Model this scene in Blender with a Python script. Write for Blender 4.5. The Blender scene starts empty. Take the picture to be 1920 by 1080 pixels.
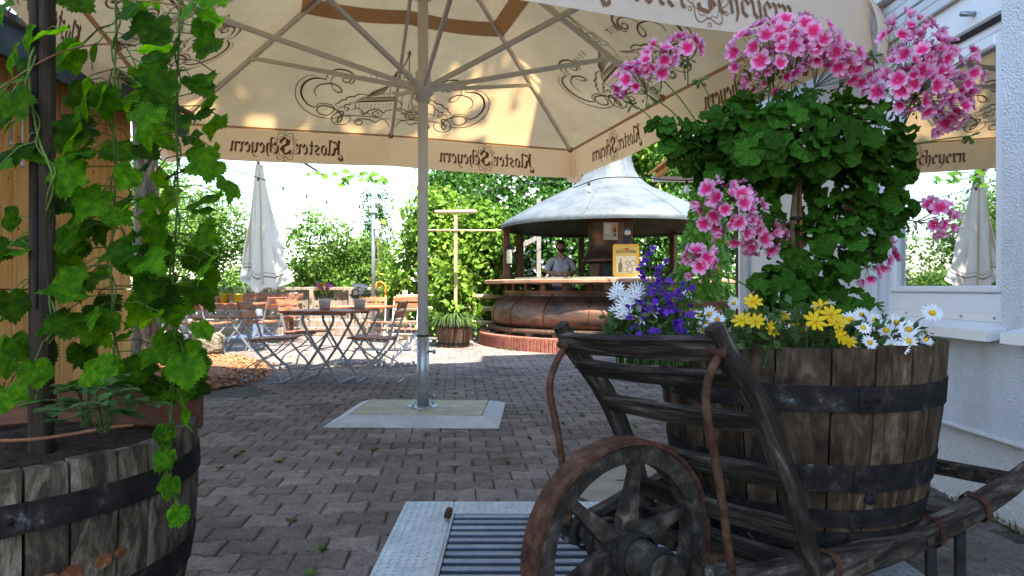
import bpy, bmesh, math, random
import numpy as np
from mathutils import Vector, Matrix, Euler, Quaternion
R = math.radians
random.seed(7); rng = np.random.default_rng(11)
sc = bpy.context.scene
# ------------------------------------------------------------------ camera, sky, sun, exposure
F = 1220.0; EYE = 1.0            # focal length in photo pixels, eye height in metres; the camera is level
cam = bpy.data.cameras.new('camera'); camo = bpy.data.objects.new('camera', cam); sc.collection.objects.link(camo)
camo.location = (0, 0, EYE); camo.rotation_euler = (R(90), 0, 0)
cam.sensor_width = 36; cam.lens = 36 * F / 1920; cam.clip_start = .05; cam.clip_end = 2000
sc.camera = camo
SUN_EL = R(65); SUN_H = Vector((.50, -.866, 0)).normalized()     # horizontal direction towards the sun
w = bpy.data.worlds.new('World'); sc.world = w; w.use_nodes = True
nt = w.node_tree; bg = nt.nodes['Background']
sky = nt.nodes.new('ShaderNodeTexSky'); sky.sky_type = 'NISHITA'; sky.sun_disc = False
sky.sun_elevation = SUN_EL; sky.sun_rotation = math.atan2(SUN_H.x, SUN_H.y)
sky.air_density = 1.3; sky.dust_density = 1.2; sky.ozone_density = 2.5
nt.links.new(sky.outputs[0], bg.inputs[0]); bg.inputs[1].default_value = .15
sun = bpy.data.lights.new('sun', 'SUN'); sun.energy = 5.0; sun.angle = R(.55); sun.color = (1, .93, .82)
suno = bpy.data.objects.new('sun', sun); sc.collection.objects.link(suno)
sv = Vector((SUN_H.x * math.cos(SUN_EL), SUN_H.y * math.cos(SUN_EL), math.sin(SUN_EL)))
suno.rotation_euler = sv.to_track_quat('Z', 'Y').to_euler(); suno.location = sv * 30
sc.view_settings.view_transform = 'Standard'; sc.view_settings.look = 'None'; sc.view_settings.gamma = 1
sc.view_settings.exposure = 2.3; sc.view_settings.use_curve_mapping = False
sc.render.engine = 'CYCLES'; cy = sc.cycles
cy.use_denoising = True; cy.max_bounces = 7; cy.diffuse_bounces = 4; cy.glossy_bounces = 3; cy.transmission_bounces = 5; cy.transparent_max_bounces = 10
cy.sample_clamp_indirect = 6; cy.caustics_reflective = False; cy.caustics_refractive = False

# ------------------------------------------------------------------ helpers
def P(x, y, d):                       # photo pixel + distance along the view axis -> point
    return Vector(((x - 960) / F * d, d, EYE - (y - 540) / F * d))
def G(x, y, z=0.0):                   # photo pixel -> point on the horizontal plane z
    d = (EYE - z) * F / (y - 540); return Vector(((x - 960) / F * d, d, z))

MATS = {}
def mat(name, cols, scale=6, rough=.7, metal=0, bump=0, bscale=40, stretch=(1, 1, 1), spec=.18, transl=0, var=.12,
        attr=None, fine=.25, tcol=None, attrmix=.75, dist=.0, bdist=.01, dirt=0, dlow=.7, dstretch=None):
    """noise-driven colour ramp (cols = [(pos, rgb)]), fine mottling, per-object brightness, bump; optional translucency"""
    m = bpy.data.materials.new(name); m.use_nodes = True; t = m.node_tree; n = t.nodes; L = t.links
    b = n['Principled BSDF']; out = n['Material Output']
    tc = n.new('ShaderNodeTexCoord'); oi = n.new('ShaderNodeObjectInfo')
    mul = n.new('ShaderNodeVectorMath'); mul.operation = 'MULTIPLY'; mul.inputs[1].default_value = stretch
    L.new(tc.outputs['Object'], mul.inputs[0])
    sh = n.new('ShaderNodeVectorMath'); sh.operation = 'SCALE'; sh.inputs[0].default_value = (31, 17, 23)
    L.new(oi.outputs['Random'], sh.inputs['Scale'])
    add = n.new('ShaderNodeVectorMath'); add.operation = 'ADD'; L.new(mul.outputs[0], add.inputs[0]); L.new(sh.outputs[0], add.inputs[1])
    n1 = n.new('ShaderNodeTexNoise'); n1.inputs['Scale'].default_value = scale; n1.inputs['Detail'].default_value = 6
    n1.inputs['Roughness'].default_value = .62; n1.inputs['Distortion'].default_value = dist
    L.new(add.outputs[0], n1.inputs['Vector'])
    fac = n1.outputs[0]
    mr = n.new('ShaderNodeMapRange'); mr.inputs[1].default_value = .28; mr.inputs[2].default_value = .72
    L.new(fac, mr.inputs[0]); fac = mr.outputs[0]
    if attr:
        a = n.new('ShaderNodeAttribute'); a.attribute_name = attr
        mx = n.new('ShaderNodeMix'); mx.inputs[0].default_value = attrmix
        L.new(fac, mx.inputs[2]); L.new(a.outputs['Fac'], mx.inputs[3]); fac = mx.outputs[0]
    ramp = n.new('ShaderNodeValToRGB'); e = ramp.color_ramp.elements
    while len(e) < len(cols): e.new(.5)
    for k, (p, c) in enumerate(cols): e[k].position = p; e[k].color = (*c, 1)
    L.new(fac, ramp.inputs[0])
    n2 = n.new('ShaderNodeTexNoise'); n2.inputs['Scale'].default_value = scale * 7; n2.inputs['Detail'].default_value = 4
    L.new(add.outputs[0], n2.inputs['Vector'])
    hsv = n.new('ShaderNodeHueSaturation'); L.new(ramp.outputs[0], hsv.inputs['Color'])
    # value = 1 + fine*(n2-.5)*2 + var*(random-.5)*2
    f1 = n.new('ShaderNodeMath'); f1.operation = 'MULTIPLY_ADD'; f1.inputs[1].default_value = 2 * fine; f1.inputs[2].default_value = 1 - fine
    L.new(n2.outputs[0], f1.inputs[0])
    f2 = n.new('ShaderNodeMath'); f2.operation = 'MULTIPLY_ADD'; f2.inputs[1].default_value = 2 * var; f2.inputs[2].default_value = 1 - var
    L.new(oi.outputs['Random'], f2.inputs[0])
    f3 = n.new('ShaderNodeMath'); f3.operation = 'MULTIPLY'; L.new(f1.outputs[0], f3.inputs[0]); L.new(f2.outputs[0], f3.inputs[1])
    L.new(f3.outputs[0], hsv.inputs['Value'])
    if dirt:                       # broad stains that run over neighbouring pieces
        gp_ = n.new('ShaderNodeNewGeometry'); nd = n.new('ShaderNodeTexNoise'); nd.inputs['Scale'].default_value = dirt; nd.inputs['Detail'].default_value = 5; nd.inputs['Roughness'].default_value = .65
        if dstretch: 
            dm = n.new('ShaderNodeVectorMath'); dm.operation = 'MULTIPLY'; dm.inputs[1].default_value = dstretch; L.new(gp_.outputs['Position'], dm.inputs[0]); L.new(dm.outputs[0], nd.inputs['Vector'])
        else: L.new(gp_.outputs['Position'], nd.inputs['Vector'])
        md = n.new('ShaderNodeMapRange'); md.inputs[1].default_value = .36; md.inputs[2].default_value = .62; md.inputs[3].default_value = dlow; md.inputs[4].default_value = 1.08; L.new(nd.outputs[0], md.inputs[0])
        f4 = n.new('ShaderNodeMath'); f4.operation = 'MULTIPLY'; L.new(f3.outputs[0], f4.inputs[0]); L.new(md.outputs[0], f4.inputs[1]); L.new(f4.outputs[0], hsv.inputs['Value'])
    L.new(hsv.outputs[0], b.inputs['Base Color'])
    b.inputs['Roughness'].default_value = rough; b.inputs['Metallic'].default_value = metal
    b.inputs['Specular IOR Level'].default_value = spec
    if bump:
        n3 = n.new('ShaderNodeTexNoise'); n3.inputs['Scale'].default_value = bscale; n3.inputs['Detail'].default_value = 5
        L.new(add.outputs[0], n3.inputs['Vector'])
        bp = n.new('ShaderNodeBump'); bp.inputs['Strength'].default_value = bump; bp.inputs['Distance'].default_value = bdist
        L.new(n3.outputs[0], bp.inputs['Height']); L.new(bp.outputs[0], b.inputs['Normal'])
    if transl:
        tr = n.new('ShaderNodeBsdfTranslucent'); ms = n.new('ShaderNodeMixShader'); ms.inputs[0].default_value = transl
        if tcol:
            tm = n.new('ShaderNodeMix'); tm.data_type = 'RGBA'; tm.blend_type = 'MULTIPLY'; tm.inputs[0].default_value = 1
            L.new(hsv.outputs[0], tm.inputs[6]); tm.inputs[7].default_value = (*tcol, 1); L.new(tm.outputs[2], tr.inputs[0])
        else: L.new(hsv.outputs[0], tr.inputs[0])
        L.new(b.outputs[0], ms.inputs[1]); L.new(tr.outputs[0], ms.inputs[2]); L.new(ms.outputs[0], out.inputs[0])
    MATS[name] = m; return m

class MB:                              # collects shapes into ONE mesh
    def __init__(s): s.v = []; s.f = []; s.a = []; s.sm = []
    def add(s, vs, fs, var=None, smooth=False):
        o = len(s.v); s.v += [tuple(x) for x in vs]; s.f += [tuple(i + o for i in f) for f in fs]
        s.sm += [smooth] * len(fs)
        if var is None: s.a += [0.5] * len(vs)
        elif np.isscalar(var): s.a += [float(var)] * len(vs)
        else: s.a += [float(q) for q in var]
        return s
    def box(s, c, size, rz=0, rot=None, bev=0, taper=1.0, var=None):
        x, y, z = [q / 2 for q in size]; b = min(bev, x * .45, y * .45, z * .45)
        M = Matrix.Rotation(rz, 3, 'Z') if rot is None else rot
        c = Vector(c)
        if b <= 0:
            vs = [(-x, -y, -z), (x, -y, -z), (x, y, -z), (-x, y, -z), (-x * taper, -y * taper, z), (x * taper, -y * taper, z), (x * taper, y * taper, z), (-x * taper, y * taper, z)]
            fs = [(3, 2, 1, 0), (4, 5, 6, 7), (0, 1, 5, 4), (1, 2, 6, 5), (2, 3, 7, 6), (3, 0, 4, 7)]
        else:
            bm = bmesh.new(); bmesh.ops.create_cube(bm, size=1)
            for q in bm.verts: q.co = (q.co.x * 2 * x, q.co.y * 2 * y, q.co.z * 2 * z)
            bmesh.ops.bevel(bm, geom=bm.edges[:], offset=b, segments=1, affect='EDGES')
            bm.verts.index_update(); vs = [tuple(q.co) for q in bm.verts]; fs = [[q.index for q in f.verts] for f in bm.faces]; bm.free()
        return s.add([c + M @ Vector(q) for q in vs], fs, var)
    def tube(s, pts, rad, n=8, cap=True, smooth=True, var=None, flat=None):
        """round tube along a polyline; rad scalar or list; flat=(w,h) gives a rectangular bar"""
        pts = [Vector(p) for p in pts]; m = len(pts)
        rad = [rad] * m if np.isscalar(rad) else list(rad)
        vs = []; up = None
        for i, p in enumerate(pts):
            t = (pts[min(i + 1, m - 1)] - pts[max(i - 1, 0)])
            t = t.normalized() if t.length > 1e-9 else Vector((0, 0, 1))
            if up is None:
                up = Vector((0, 0, 1)) if abs(t.z) < .9 else Vector((0, 1, 0))
            sd = t.cross(up)
            if sd.length < 1e-6: sd = t.cross(Vector((1, 0, 0)))
            sd.normalize(); up = sd.cross(t).normalized()
            if flat:
                for q in ((-1, -1), (1, -1), (1, 1), (-1, 1)): vs.append(p + sd * q[0] * flat[0] / 2 * rad[i] + up * q[1] * flat[1] / 2 * rad[i])
            else:
                for k in range(n): a = 2 * math.pi * k / n; vs.append(p + (sd * math.cos(a) + up * math.sin(a)) * rad[i])
        if flat: n = 4; smooth = False
        fs = [(i * n + k, i * n + (k + 1) % n, (i + 1) * n + (k + 1) % n, (i + 1) * n + k) for i in range(m - 1) for k in range(n)]
        if cap: fs += [tuple(range(n - 1, -1, -1)), tuple((m - 1) * n + k for k in range(n))]
        return s.add(vs, fs, var, smooth)
    def lathe(s, prof, c=(0, 0, 0), n=48, a0=0, a1=2 * math.pi, smooth=True, close=False, var=None):
        full = abs(a1 - a0 - 2 * math.pi) < 1e-6; k = n if full else n + 1; c = Vector(c); m = len(prof)
        vs = [c + Vector((r * math.cos(a0 + (a1 - a0) * j / n), r * math.sin(a0 + (a1 - a0) * j / n), z)) for j in range(k) for r, z in prof]
        fs = []
        for j in range(n):
            q = (j + 1) % k if full else j + 1
            for i in range(m - 1 if not close else m): fs.append((j * m + i, q * m + i, q * m + (i + 1) % m, j * m + (i + 1) % m))
        if close and not full: fs += [tuple(range(m)), tuple(n * m + i for i in range(m - 1, -1, -1))]
        return s.add(vs, fs, var, smooth)
    def prism(s, poly, thick, frame=None, var=None):
        """2-D polygon extruded; frame = Matrix mapping (x,y,z)->world"""
        Mx = frame or Matrix.Identity(4); n = len(poly)
        vs = [Mx @ Vector((x, y, -thick / 2)) for x, y in poly] + [Mx @ Vector((x, y, thick / 2)) for x, y in poly]
        fs = [tuple(range(n - 1, -1, -1)), tuple(range(n, 2 * n))] + [(i, (i + 1) % n, n + (i + 1) % n, n + i) for i in range(n)]
        return s.add(vs, fs, var)
    def mesh(s, name):
        me = bpy.data.meshes.new(name); me.from_pydata(s.v, [], s.f); me.update()
        if any(s.sm): me.polygons.foreach_set('use_smooth', s.sm)
        at = me.attributes.new('var', 'FLOAT', 'POINT'); at.data.foreach_set('value', s.a)
        return me
    def build(s, name, m, parent=None, **kw): return link(name, s.mesh(name), m, parent, **kw)

def link(name, me, m, parent=None, loc=None, rot=None, scale=None, mtx=None):
    if m is not None:
        mm = MATS[m] if isinstance(m, str) else m
        if len(me.materials) == 0: me.materials.append(mm)
    o = bpy.data.objects.new(name, me); sc.collection.objects.link(o)
    if parent is not None: o.parent = parent
    if mtx is not None: o.matrix_basis = mtx
    if loc is not None: o.location = loc
    if rot is not None: o.rotation_euler = rot
    if scale is not None: o.scale = (scale,) * 3 if np.isscalar(scale) else scale
    return o
def tag(o, label=None, cat=None, group=None, kind=None):
    if label: o['label'] = label
    if cat: o['category'] = cat
    if group: o['group'] = group
    if kind: o['kind'] = kind
    return o
def thing(name, label, cat, loc=(0, 0, 0), rz=0, group=None):
    o = bpy.data.objects.new(name, None); sc.collection.objects.link(o); o.empty_display_size = .1
    o.location = loc; o.rotation_euler = (0, 0, rz); return tag(o, label, cat, group)
def copy_tree(o, parent=None):
    c = o.copy(); sc.collection.objects.link(c); c.parent = parent
    for ch in list(o.children): copy_tree(ch, c)
    return c
def spline(pts, n=6, closed=False):    # Catmull-Rom
    pts = [Vector(p) for p in pts]; out = []; m = len(pts)
    for i in range(m - 1 if not closed else m):
        g = lambda k: pts[k % m] if closed else pts[max(0, min(m - 1, k))]
        p0, p1, p2, p3 = g(i - 1), g(i), g(i + 1), g(i + 2)
        for j in range(n):
            t = j / n
            out.append(.5 * ((2 * p1) + (p2 - p0) * t + (2 * p0 - 5 * p1 + 4 * p2 - p3) * t * t + (3 * p1 - p0 - 3 * p2 + p3) * t ** 3))
    if not closed: out.append(pts[-1])
    return out
def basis(xa, ya, za, o=(0, 0, 0)):
    return Matrix(((xa[0], ya[0], za[0], o[0]), (xa[1], ya[1], za[1], o[1]), (xa[2], ya[2], za[2], o[2]), (0, 0, 0, 1)))
def U(a, b): return random.uniform(a, b)

# ------------------------------------------------------------------ materials
PAVER = mat('paver', [(0, (.13, .102, .092)), (.35, (.20, .163, .147)), (.7, (.252, .212, .19)), (1, (.335, .29, .26))], 9, .9, bump=1, bscale=130, var=.26, fine=.55, attr='var', attrmix=.35, bdist=.008, spec=.1, dirt=1.1, dlow=.68)
mat('sand', [(0, (.05, .042, .036)), (.6, (.10, .085, .07)), (1, (.09, .12, .045))], 12, .95, bump=.4, bscale=150)
mat('earth', [(0, (.14, .13, .10)), (1, (.22, .20, .15))], 3, .95)
mat('moss', [(0, (.05, .10, .02)), (1, (.12, .20, .04))], 30, .9, transl=.2)
mat('mulch', [(0, (.10, .045, .02)), (.5, (.26, .12, .055)), (1, (.38, .21, .11))], 35, .9, attr='var')
mat('plank', [(0, (.36, .165, .045)), (.5, (.55, .30, .095)), (1, (.62, .39, .15))], 5, .6, stretch=(6, 6, .5), bump=.15, bscale=30, var=.16)
mat('knot', [(0, (.06, .02, .008)), (1, (.14, .05, .02))], 20, .7)
mat('slate', [(0, (.035, .05, .055)), (1, (.075, .095, .10))], 6, .6, bump=.2)
mat('wet_wood', [(0, (.035, .02, .012)), (.55, (.085, .052, .034)), (1, (.15, .10, .065))], 5, .75, stretch=(4, 4, .7), bump=.5, bscale=26, fine=.4, var=.22)
mat('old_oak', [(0, (.010, .006, .004)), (.36, (.036, .022, .013)), (.62, (.075, .048, .029)), (.85, (.12, .08, .05)), (1, (.20, .15, .10))], 5, .85, stretch=(3, 3, 1.1), bump=.7, bscale=30, fine=.55, var=.35, dist=.9)
mat('grey_oak', [(0, (.016, .014, .011)), (.42, (.055, .041, .028)), (.66, (.125, .098, .070)), (1, (.25, .215, .165))], 7, .85, stretch=(3, 3, 1.1), bump=.6, bscale=30, fine=.5, var=.2, dist=.8)
mat('rust_patch', [(0, (.05, .03, .018)), (.45, (.14, .05, .02)), (.7, (.20, .075, .03)), (1, (.20, .16, .12))], 45, .9, bump=.4)
mat('barrow_wood', [(0, (.006, .005, .004)), (.45, (.021, .016, .012)), (.70, (.052, .041, .032)), (1, (.17, .14, .11))], 6, .8, stretch=(.7, 5, 5), bump=.9, bscale=16, fine=.5, var=.2, dist=.5)
mat('wheel_wood', [(0, (.008, .006, .005)), (.45, (.026, .021, .017)), (.75, (.06, .05, .04)), (1, (.17, .135, .09))], 16, .75, bump=.7, bscale=40, fine=.5, var=.15, dist=.6)
mat('hoop', [(0, (.009, .008, .008)), (.55, (.020, .018, .018)), (.72, (.034, .024, .019)), (.84, (.05, .05, .052)), (1, (.26, .28, .30))], 16, .8, metal=.0, bump=.3, bscale=70, fine=.4, spec=.08)
mat('rust_iron', [(0, (.028, .013, .009)), (.5, (.080, .036, .022)), (1, (.15, .08, .05))], 22, .75, metal=.25, bump=.4, bscale=90)
mat('dark_iron', [(0, (.02, .018, .018)), (1, (.06, .055, .052))], 20, .55, metal=.5)
mat('soil', [(0, (.018, .012, .009)), (1, (.06, .038, .026))], 30, .95, bump=1, bscale=60, bdist=.02)
mat('brown_board', [(0, (.10, .042, .025)), (1, (.20, .09, .055))], 5, .7, stretch=(.6, 5, 5), bump=.2)
mat('post_wood', [(0, (.016, .011, .008)), (.5, (.042, .029, .020)), (1, (.085, .062, .045))], 5, .85, stretch=(6, 6, .4), bump=.5, bscale=20, fine=.4)
mat('twig', [(0, (.16, .06, .03)), (1, (.30, .14, .08))], 20, .8)
mat('stem_green', [(0, (.07, .12, .025)), (1, (.14, .20, .05))], 20, .6, transl=.15)
mat('stem_brown', [(0, (.09, .06, .03)), (1, (.20, .15, .08))], 20, .8)
mat('hop_leaf', [(0, (.018, .075, .004)), (.5, (.052, .16, .006)), (1, (.125, .27, .010))], 4, .6, transl=.62, tcol=(2.3, 1.9, .35), var=.6, spec=.08, fine=.12, bump=.25, bscale=30)
mat('geranium_leaf', [(0, (.013, .052, .007)), (.55, (.036, .112, .011)), (.85, (.07, .16, .016)), (1, (.15, .16, .02))], 16, .65, transl=.36, tcol=(1.7, 1.8, .45), var=.4, spec=.07, fine=.15, bump=.2, bscale=40)
mat('vine_leaf', [(0, (.05, .14, .012)), (.6, (.11, .26, .02)), (1, (.18, .34, .035))], 12, .5, transl=.45, tcol=(1.3, 1.35, .6), attr='var', var=.12)
mat('bush_pale', [(0, (.05, .12, .015)), (.5, (.11, .22, .03)), (1, (.20, .32, .055))], .9, .5, transl=.42, attr='var', attrmix=.6)
mat('bush_lime', [(0, (.05, .12, .012)), (.5, (.13, .25, .025)), (.9, (.26, .36, .05)), (1, (.34, .26, .06))], .9, .5, transl=.42, attr='var', attrmix=.65)
mat('bush_deep', [(0, (.014, .05, .007)), (.5, (.04, .12, .014)), (1, (.085, .21, .025))], .8, .5, transl=.38, attr='var', attrmix=.6)
mat('herb', [(0, (.04, .09, .02)), (1, (.11, .19, .05))], 20, .55, transl=.35, attr='var')
mat('bark', [(0, (.03, .024, .016)), (.5, (.11, .085, .06)), (.85, (.19, .16, .11)), (1, (.17, .20, .06))], 9, .95, stretch=(2.2, 2.2, .6), bump=1, bscale=14, bdist=.04, fine=.5)
mat('rock', [(0, (.07, .06, .04)), (.6, (.22, .19, .14)), (1, (.33, .29, .22))], 8, .95, bump=1, bscale=25, bdist=.03, fine=.4)
mat('canvas', [(0, (.66, .575, .455)), (1, (.74, .655, .53))], 2.2, .9, transl=.37, tcol=(1.0, .74, .43), var=.05, fine=.04, bump=.6, bscale=3.5, spec=.05, bdist=.04, dirt=1.3, dlow=.90)
mat('valance', [(0, (.74, .67, .58)), (1, (.80, .73, .64))], 2.2, .9, transl=.46, tcol=(1.0, .68, .36), var=.04, fine=.04, bump=.5, bscale=5, spec=.05, bdist=.03)
mat('canvas_band', [(0, (.46, .29, .16)), (1, (.52, .33, .19))], 3, .9, transl=.45, var=.02, fine=.05)
mat('print', [(0, (.15, .075, .042)), (1, (.20, .10, .06))], 10, .9, var=.02)
mat('alu_cream', [(0, (.58, .55, .51)), (1, (.66, .63, .59))], 3, .45, var=.03, fine=.05, spec=.4)
mat('galvanised', [(0, (.25, .28, .31)), (.6, (.38, .41, .44)), (1, (.50, .53, .55))], 14, .45, metal=.75, fine=.2, var=.1)
mat('checker_steel', [(0, (.28, .32, .36)), (.6, (.42, .46, .50)), (1, (.52, .56, .59))], 7, .42, metal=.7, fine=.25, var=.05)
mat('concrete_slab', [(0, (.30, .29, .22)), (.6, (.40, .385, .30)), (1, (.47, .455, .37))], 8, .9, bump=.3, bscale=120, var=.05, bdist=.004)
mat('zinc_sheet', [(0, (.33, .36, .37)), (1, (.47, .50, .50))], 6, .5, metal=.35, fine=.15)
mat('grate_bar', [(0, (.14, .18, .23)), (1, (.26, .31, .36))], 9, .42, metal=.8, fine=.25)
mat('pit', [(0, (.008, .009, .011)), (1, (.02, .02, .022))], 20, .9)
mat('cover_concrete', [(0, (.27, .23, .18)), (.6, (.36, .32, .25)), (1, (.42, .38, .31))], 9, .9, bump=.3, bscale=160, bdist=.004)
mat('plaster', [(0, (.62, .63, .63)), (.35, (.72, .74, .76)), (.7, (.77, .79, .81)), (1, (.81, .83, .85))], 1.3, .95, bump=1, bscale=105, fine=.06, var=.02, bdist=.014, dirt=2.2, dlow=.90, dstretch=(1, 1.6, .35))
mat('plinth', [(0, (.56, .56, .55)), (1, (.70, .70, .69))], 2.5, .95, bump=.9, bscale=60, fine=.08, var=.02, bdist=.015)
mat('pvc', [(0, (.78, .79, .81)), (1, (.82, .83, .84))], 2, .3, var=.0, fine=.02, spec=.5)
mat('alu_sill', [(0, (.72, .73, .74)), (1, (.80, .81, .82))], 4, .3, metal=.2, var=0, fine=.03)
mat('shutter', [(0, (.55, .56, .58)), (1, (.62, .63, .65))], 4, .5, var=.02, fine=.04)
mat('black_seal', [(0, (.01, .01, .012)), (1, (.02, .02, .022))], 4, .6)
mat('curtain', [(0, (.30, .28, .27)), (1, (.42, .40, .38))], 3, .9, var=0, fine=.04, transl=.2)
mat('roof_tile', [(0, (.16, .06, .035)), (1, (.28, .11, .07))], 6, .8)
mat('copper', [(0, (.06, .048, .044)), (.38, (.115, .078, .064)), (.62, (.18, .10, .07)), (1, (.28, .135, .08))], 2.6, .48, metal=.75, stretch=(1, 1, 2.5), fine=.3, bump=.15, bscale=8, dist=.8, var=.04)
mat('copper_brown', [(0, (.06, .03, .02)), (1, (.15, .07, .042))], 6, .4, metal=.7, fine=.2)
mat('lead_roof', [(0, (.055, .068, .075)), (.5, (.085, .10, .11)), (1, (.118, .134, .142))], 2.5, .55, metal=.1, fine=.15, bump=.6, bscale=3, bdist=.05)
mat('roof_inside', [(0, (.04, .036, .033)), (1, (.09, .08, .07))], 4, .6, metal=.2)
mat('brick', [(0, (.20, .065, .045)), (.5, (.30, .105, .072)), (1, (.38, .15, .11))], 14, .85, var=.22, bump=.3, bscale=120)
mat('mortar', [(0, (.30, .26, .22)), (1, (.40, .36, .31))], 14, .95)
mat('counter_wood', [(0, (.26, .13, .075)), (.6, (.40, .22, .14)), (1, (.50, .31, .21))], 5, .6, stretch=(1, 1, 4), fine=.25)
mat('granite', [(0, (.12, .12, .11)), (1, (.38, .37, .34))], 90, .3, var=0)
mat('crate_wood', [(0, (.30, .19, .09)), (1, (.45, .31, .17))], 6, .7)
mat('blackboard', [(0, (.03, .03, .033)), (1, (.07, .07, .075))], 6, .7)
mat('weathered', [(0, (.16, .145, .125)), (1, (.32, .30, .265))], 6, .9, stretch=(4, 4, .5), fine=.4)
mat('round_timber', [(0, (.34, .24, .13)), (.6, (.50, .38, .22)), (1, (.58, .47, .30))], 7, .8, stretch=(.5, 4, 4), fine=.3)
mat('fence_wood', [(0, (.12, .085, .065)), (.5, (.24, .18, .14)), (1, (.34, .27, .21))], 6, .85, stretch=(4, 4, .6), fine=.35, var=.25)
mat('slat_red', [(0, (.20, .065, .03)), (.6, (.33, .125, .06)), (1, (.42, .19, .10))], 6, .5, stretch=(3, .6, 3), fine=.25, var=.2)
mat('bench_brown', [(0, (.14, .055, .03)), (1, (.27, .12, .07))], 6, .6, stretch=(.6, 3, 3), fine=.25, var=.15)
mat('steel_grey', [(0, (.22, .245, .28)), (1, (.36, .39, .42))], 10, .4, metal=.6, fine=.15)
mat('white_paint', [(0, (.74, .75, .76)), (1, (.82, .82, .82))], 5, .5, fine=.05)
mat('parasol_white', [(0, (.70, .68, .62)), (1, (.80, .78, .72))], 2, .9, transl=.3, fine=.05, var=.05)
mat('parasol_tan', [(0, (.55, .45, .30)), (1, (.64, .54, .38))], 2, .9, transl=.3, fine=.05)
mat('parasol_line', [(0, (.02, .02, .03)), (1, (.04, .04, .05))], 2, .9)
mat('pole_red', [(0, (.22, .055, .025)), (1, (.33, .10, .045))], 6, .5)
mat('pot_white', [(0, (.74, .74, .78)), (1, (.80, .80, .83))], 4, .35, fine=.03)
mat('pot_lime', [(0, (.20, .27, .015)), (1, (.26, .33, .025))], 4, .35, fine=.03)
mat('pot_clay', [(0, (.36, .15, .08)), (1, (.46, .22, .13))], 6, .8)
mat('petal_mix', [(0, (.55, .02, .02)), (.28, (.60, .03, .03)), (.3, (.45, .10, .42)), (.55, (.62, .22, .50)), (.57, (.75, .52, .03)), (.78, (.78, .56, .04)), (.8, (.80, .78, .78)), (1, (.82, .80, .80))], 3, .6, attr='var', attrmix=1.0, transl=.3, fine=.1)
mat('petal_white', [(0, (.76, .77, .80)), (1, (.84, .84, .85))], 5, .6, transl=.3, fine=.04)
mat('petal_yellow', [(0, (.62, .36, .01)), (1, (.80, .56, .015))], 8, .55, transl=.3, fine=.1)
mat('petal_purple', [(0, (.07, .012, .25)), (1, (.15, .035, .42))], 8, .55, transl=.3, fine=.1, var=.3)
mat('daisy_eye', [(0, (.55, .30, .01)), (1, (.72, .44, .02))], 60, .8)
mat('petal_pink', [(0, (.62, .015, .12)), (.33, (.72, .03, .19)), (.52, (.80, .11, .33)), (.68, (.80, .33, .54)), (1, (.80, .46, .64))], 6, .5, transl=.35, attr='var', attrmix=.93, fine=.06, var=.14)
mat('skin', [(0, (.42, .22, .15)), (1, (.52, .29, .20))], 12, .55, fine=.08)
mat('hair', [(0, (.025, .015, .010)), (1, (.06, .036, .024))], 40, .6)
mat('shirt', [(0, (.50, .54, .64)), (1, (.66, .69, .76))], 9, .9, fine=.08, bump=.9, bscale=14, bdist=.03)
mat('trousers', [(0, (.04, .045, .06)), (1, (.08, .085, .10))], 8, .9)
mat('sign_yellow', [(0, (.62, .42, .09)), (1, (.70, .50, .14))], 3, .45, fine=.05)
mat('sign_gold', [(0, (.66, .33, .03)), (1, (.72, .40, .05))], 3, .4)
mat('sign_pale', [(0, (.62, .52, .32)), (1, (.74, .65, .46))], 9, .5)
mat('sign_sepia', [(0, (.14, .10, .05)), (1, (.30, .22, .11))], 30, .6)
mat('sign_red', [(0, (.50, .05, .02)), (1, (.60, .08, .04))], 5, .5)
mat('paper', [(0, (.62, .60, .54)), (1, (.72, .70, .64))], 5, .7)
mat('paint_green', [(0, (.08, .25, .10)), (1, (.10, .30, .12))], 5, .6)
mat('lantern_glass', [(0, (.20, .18, .14)), (1, (.45, .40, .30))], 6, .2, spec=.6)
mat('cable', [(0, (.012, .012, .012)), (1, (.03, .03, .03))], 5, .6)
mat('bulb', [(0, (.70, .72, .74)), (1, (.80, .82, .84))], 5, .15, spec=.6)
mat('hose', [(0, (.62, .25, .03)), (1, (.72, .34, .06))], 10, .5)
mat('blue_plate', [(0, (.30, .42, .58)), (1, (.42, .54, .68))], 5, .5)
def glass_mat(name, f, tint=(1, 1, 1)):
    m = bpy.data.materials.new(name); m.use_nodes = True; t = m.node_tree; n = t.nodes
    for x in list(n):
        if x.type == 'BSDF_PRINCIPLED': n.remove(x)
    g = n.new('ShaderNodeBsdfGlossy'); g.inputs['Roughness'].default_value = .0; g.inputs['Color'].default_value = (.95, .97, 1, 1)
    tr = n.new('ShaderNodeBsdfTransparent'); tr.inputs[0].default_value = (*tint, 1)
    ms = n.new('ShaderNodeMixShader'); ms.inputs[0].default_value = f
    t.links.new(tr.outputs[0], ms.inputs[1]); t.links.new(g.outputs[0], ms.inputs[2]); t.links.new(ms.outputs[0], n['Material Output'].inputs[0])
    MATS[name] = m
glass_mat('window_glass', .50, (.7, .74, .76))
glass_mat('clear_glass', .12, (.95, .95, .95))
# ================================================================== the setting
def sheet(name, x0, x1, y0, y1, z, m, nx=1, ny=1, parent=None):
    b = MB(); vs = [(x0 + (x1 - x0) * i / nx, y0 + (y1 - y0) * j / ny, z) for j in range(ny + 1) for i in range(nx + 1)]
    fs = [(j * (nx + 1) + i, j * (nx + 1) + i + 1, (j + 1) * (nx + 1) + i + 1, (j + 1) * (nx + 1) + i) for j in range(ny) for i in range(nx)]
    b.add(vs, fs); return b.build(name, m, parent)
tag(sheet('ground', -300, 300, -60, 600, -.05, 'earth'), kind='structure')
paving = tag(sheet('paving', -7.5, 7, -3, 15, -.014, 'sand'), kind='structure')

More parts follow.
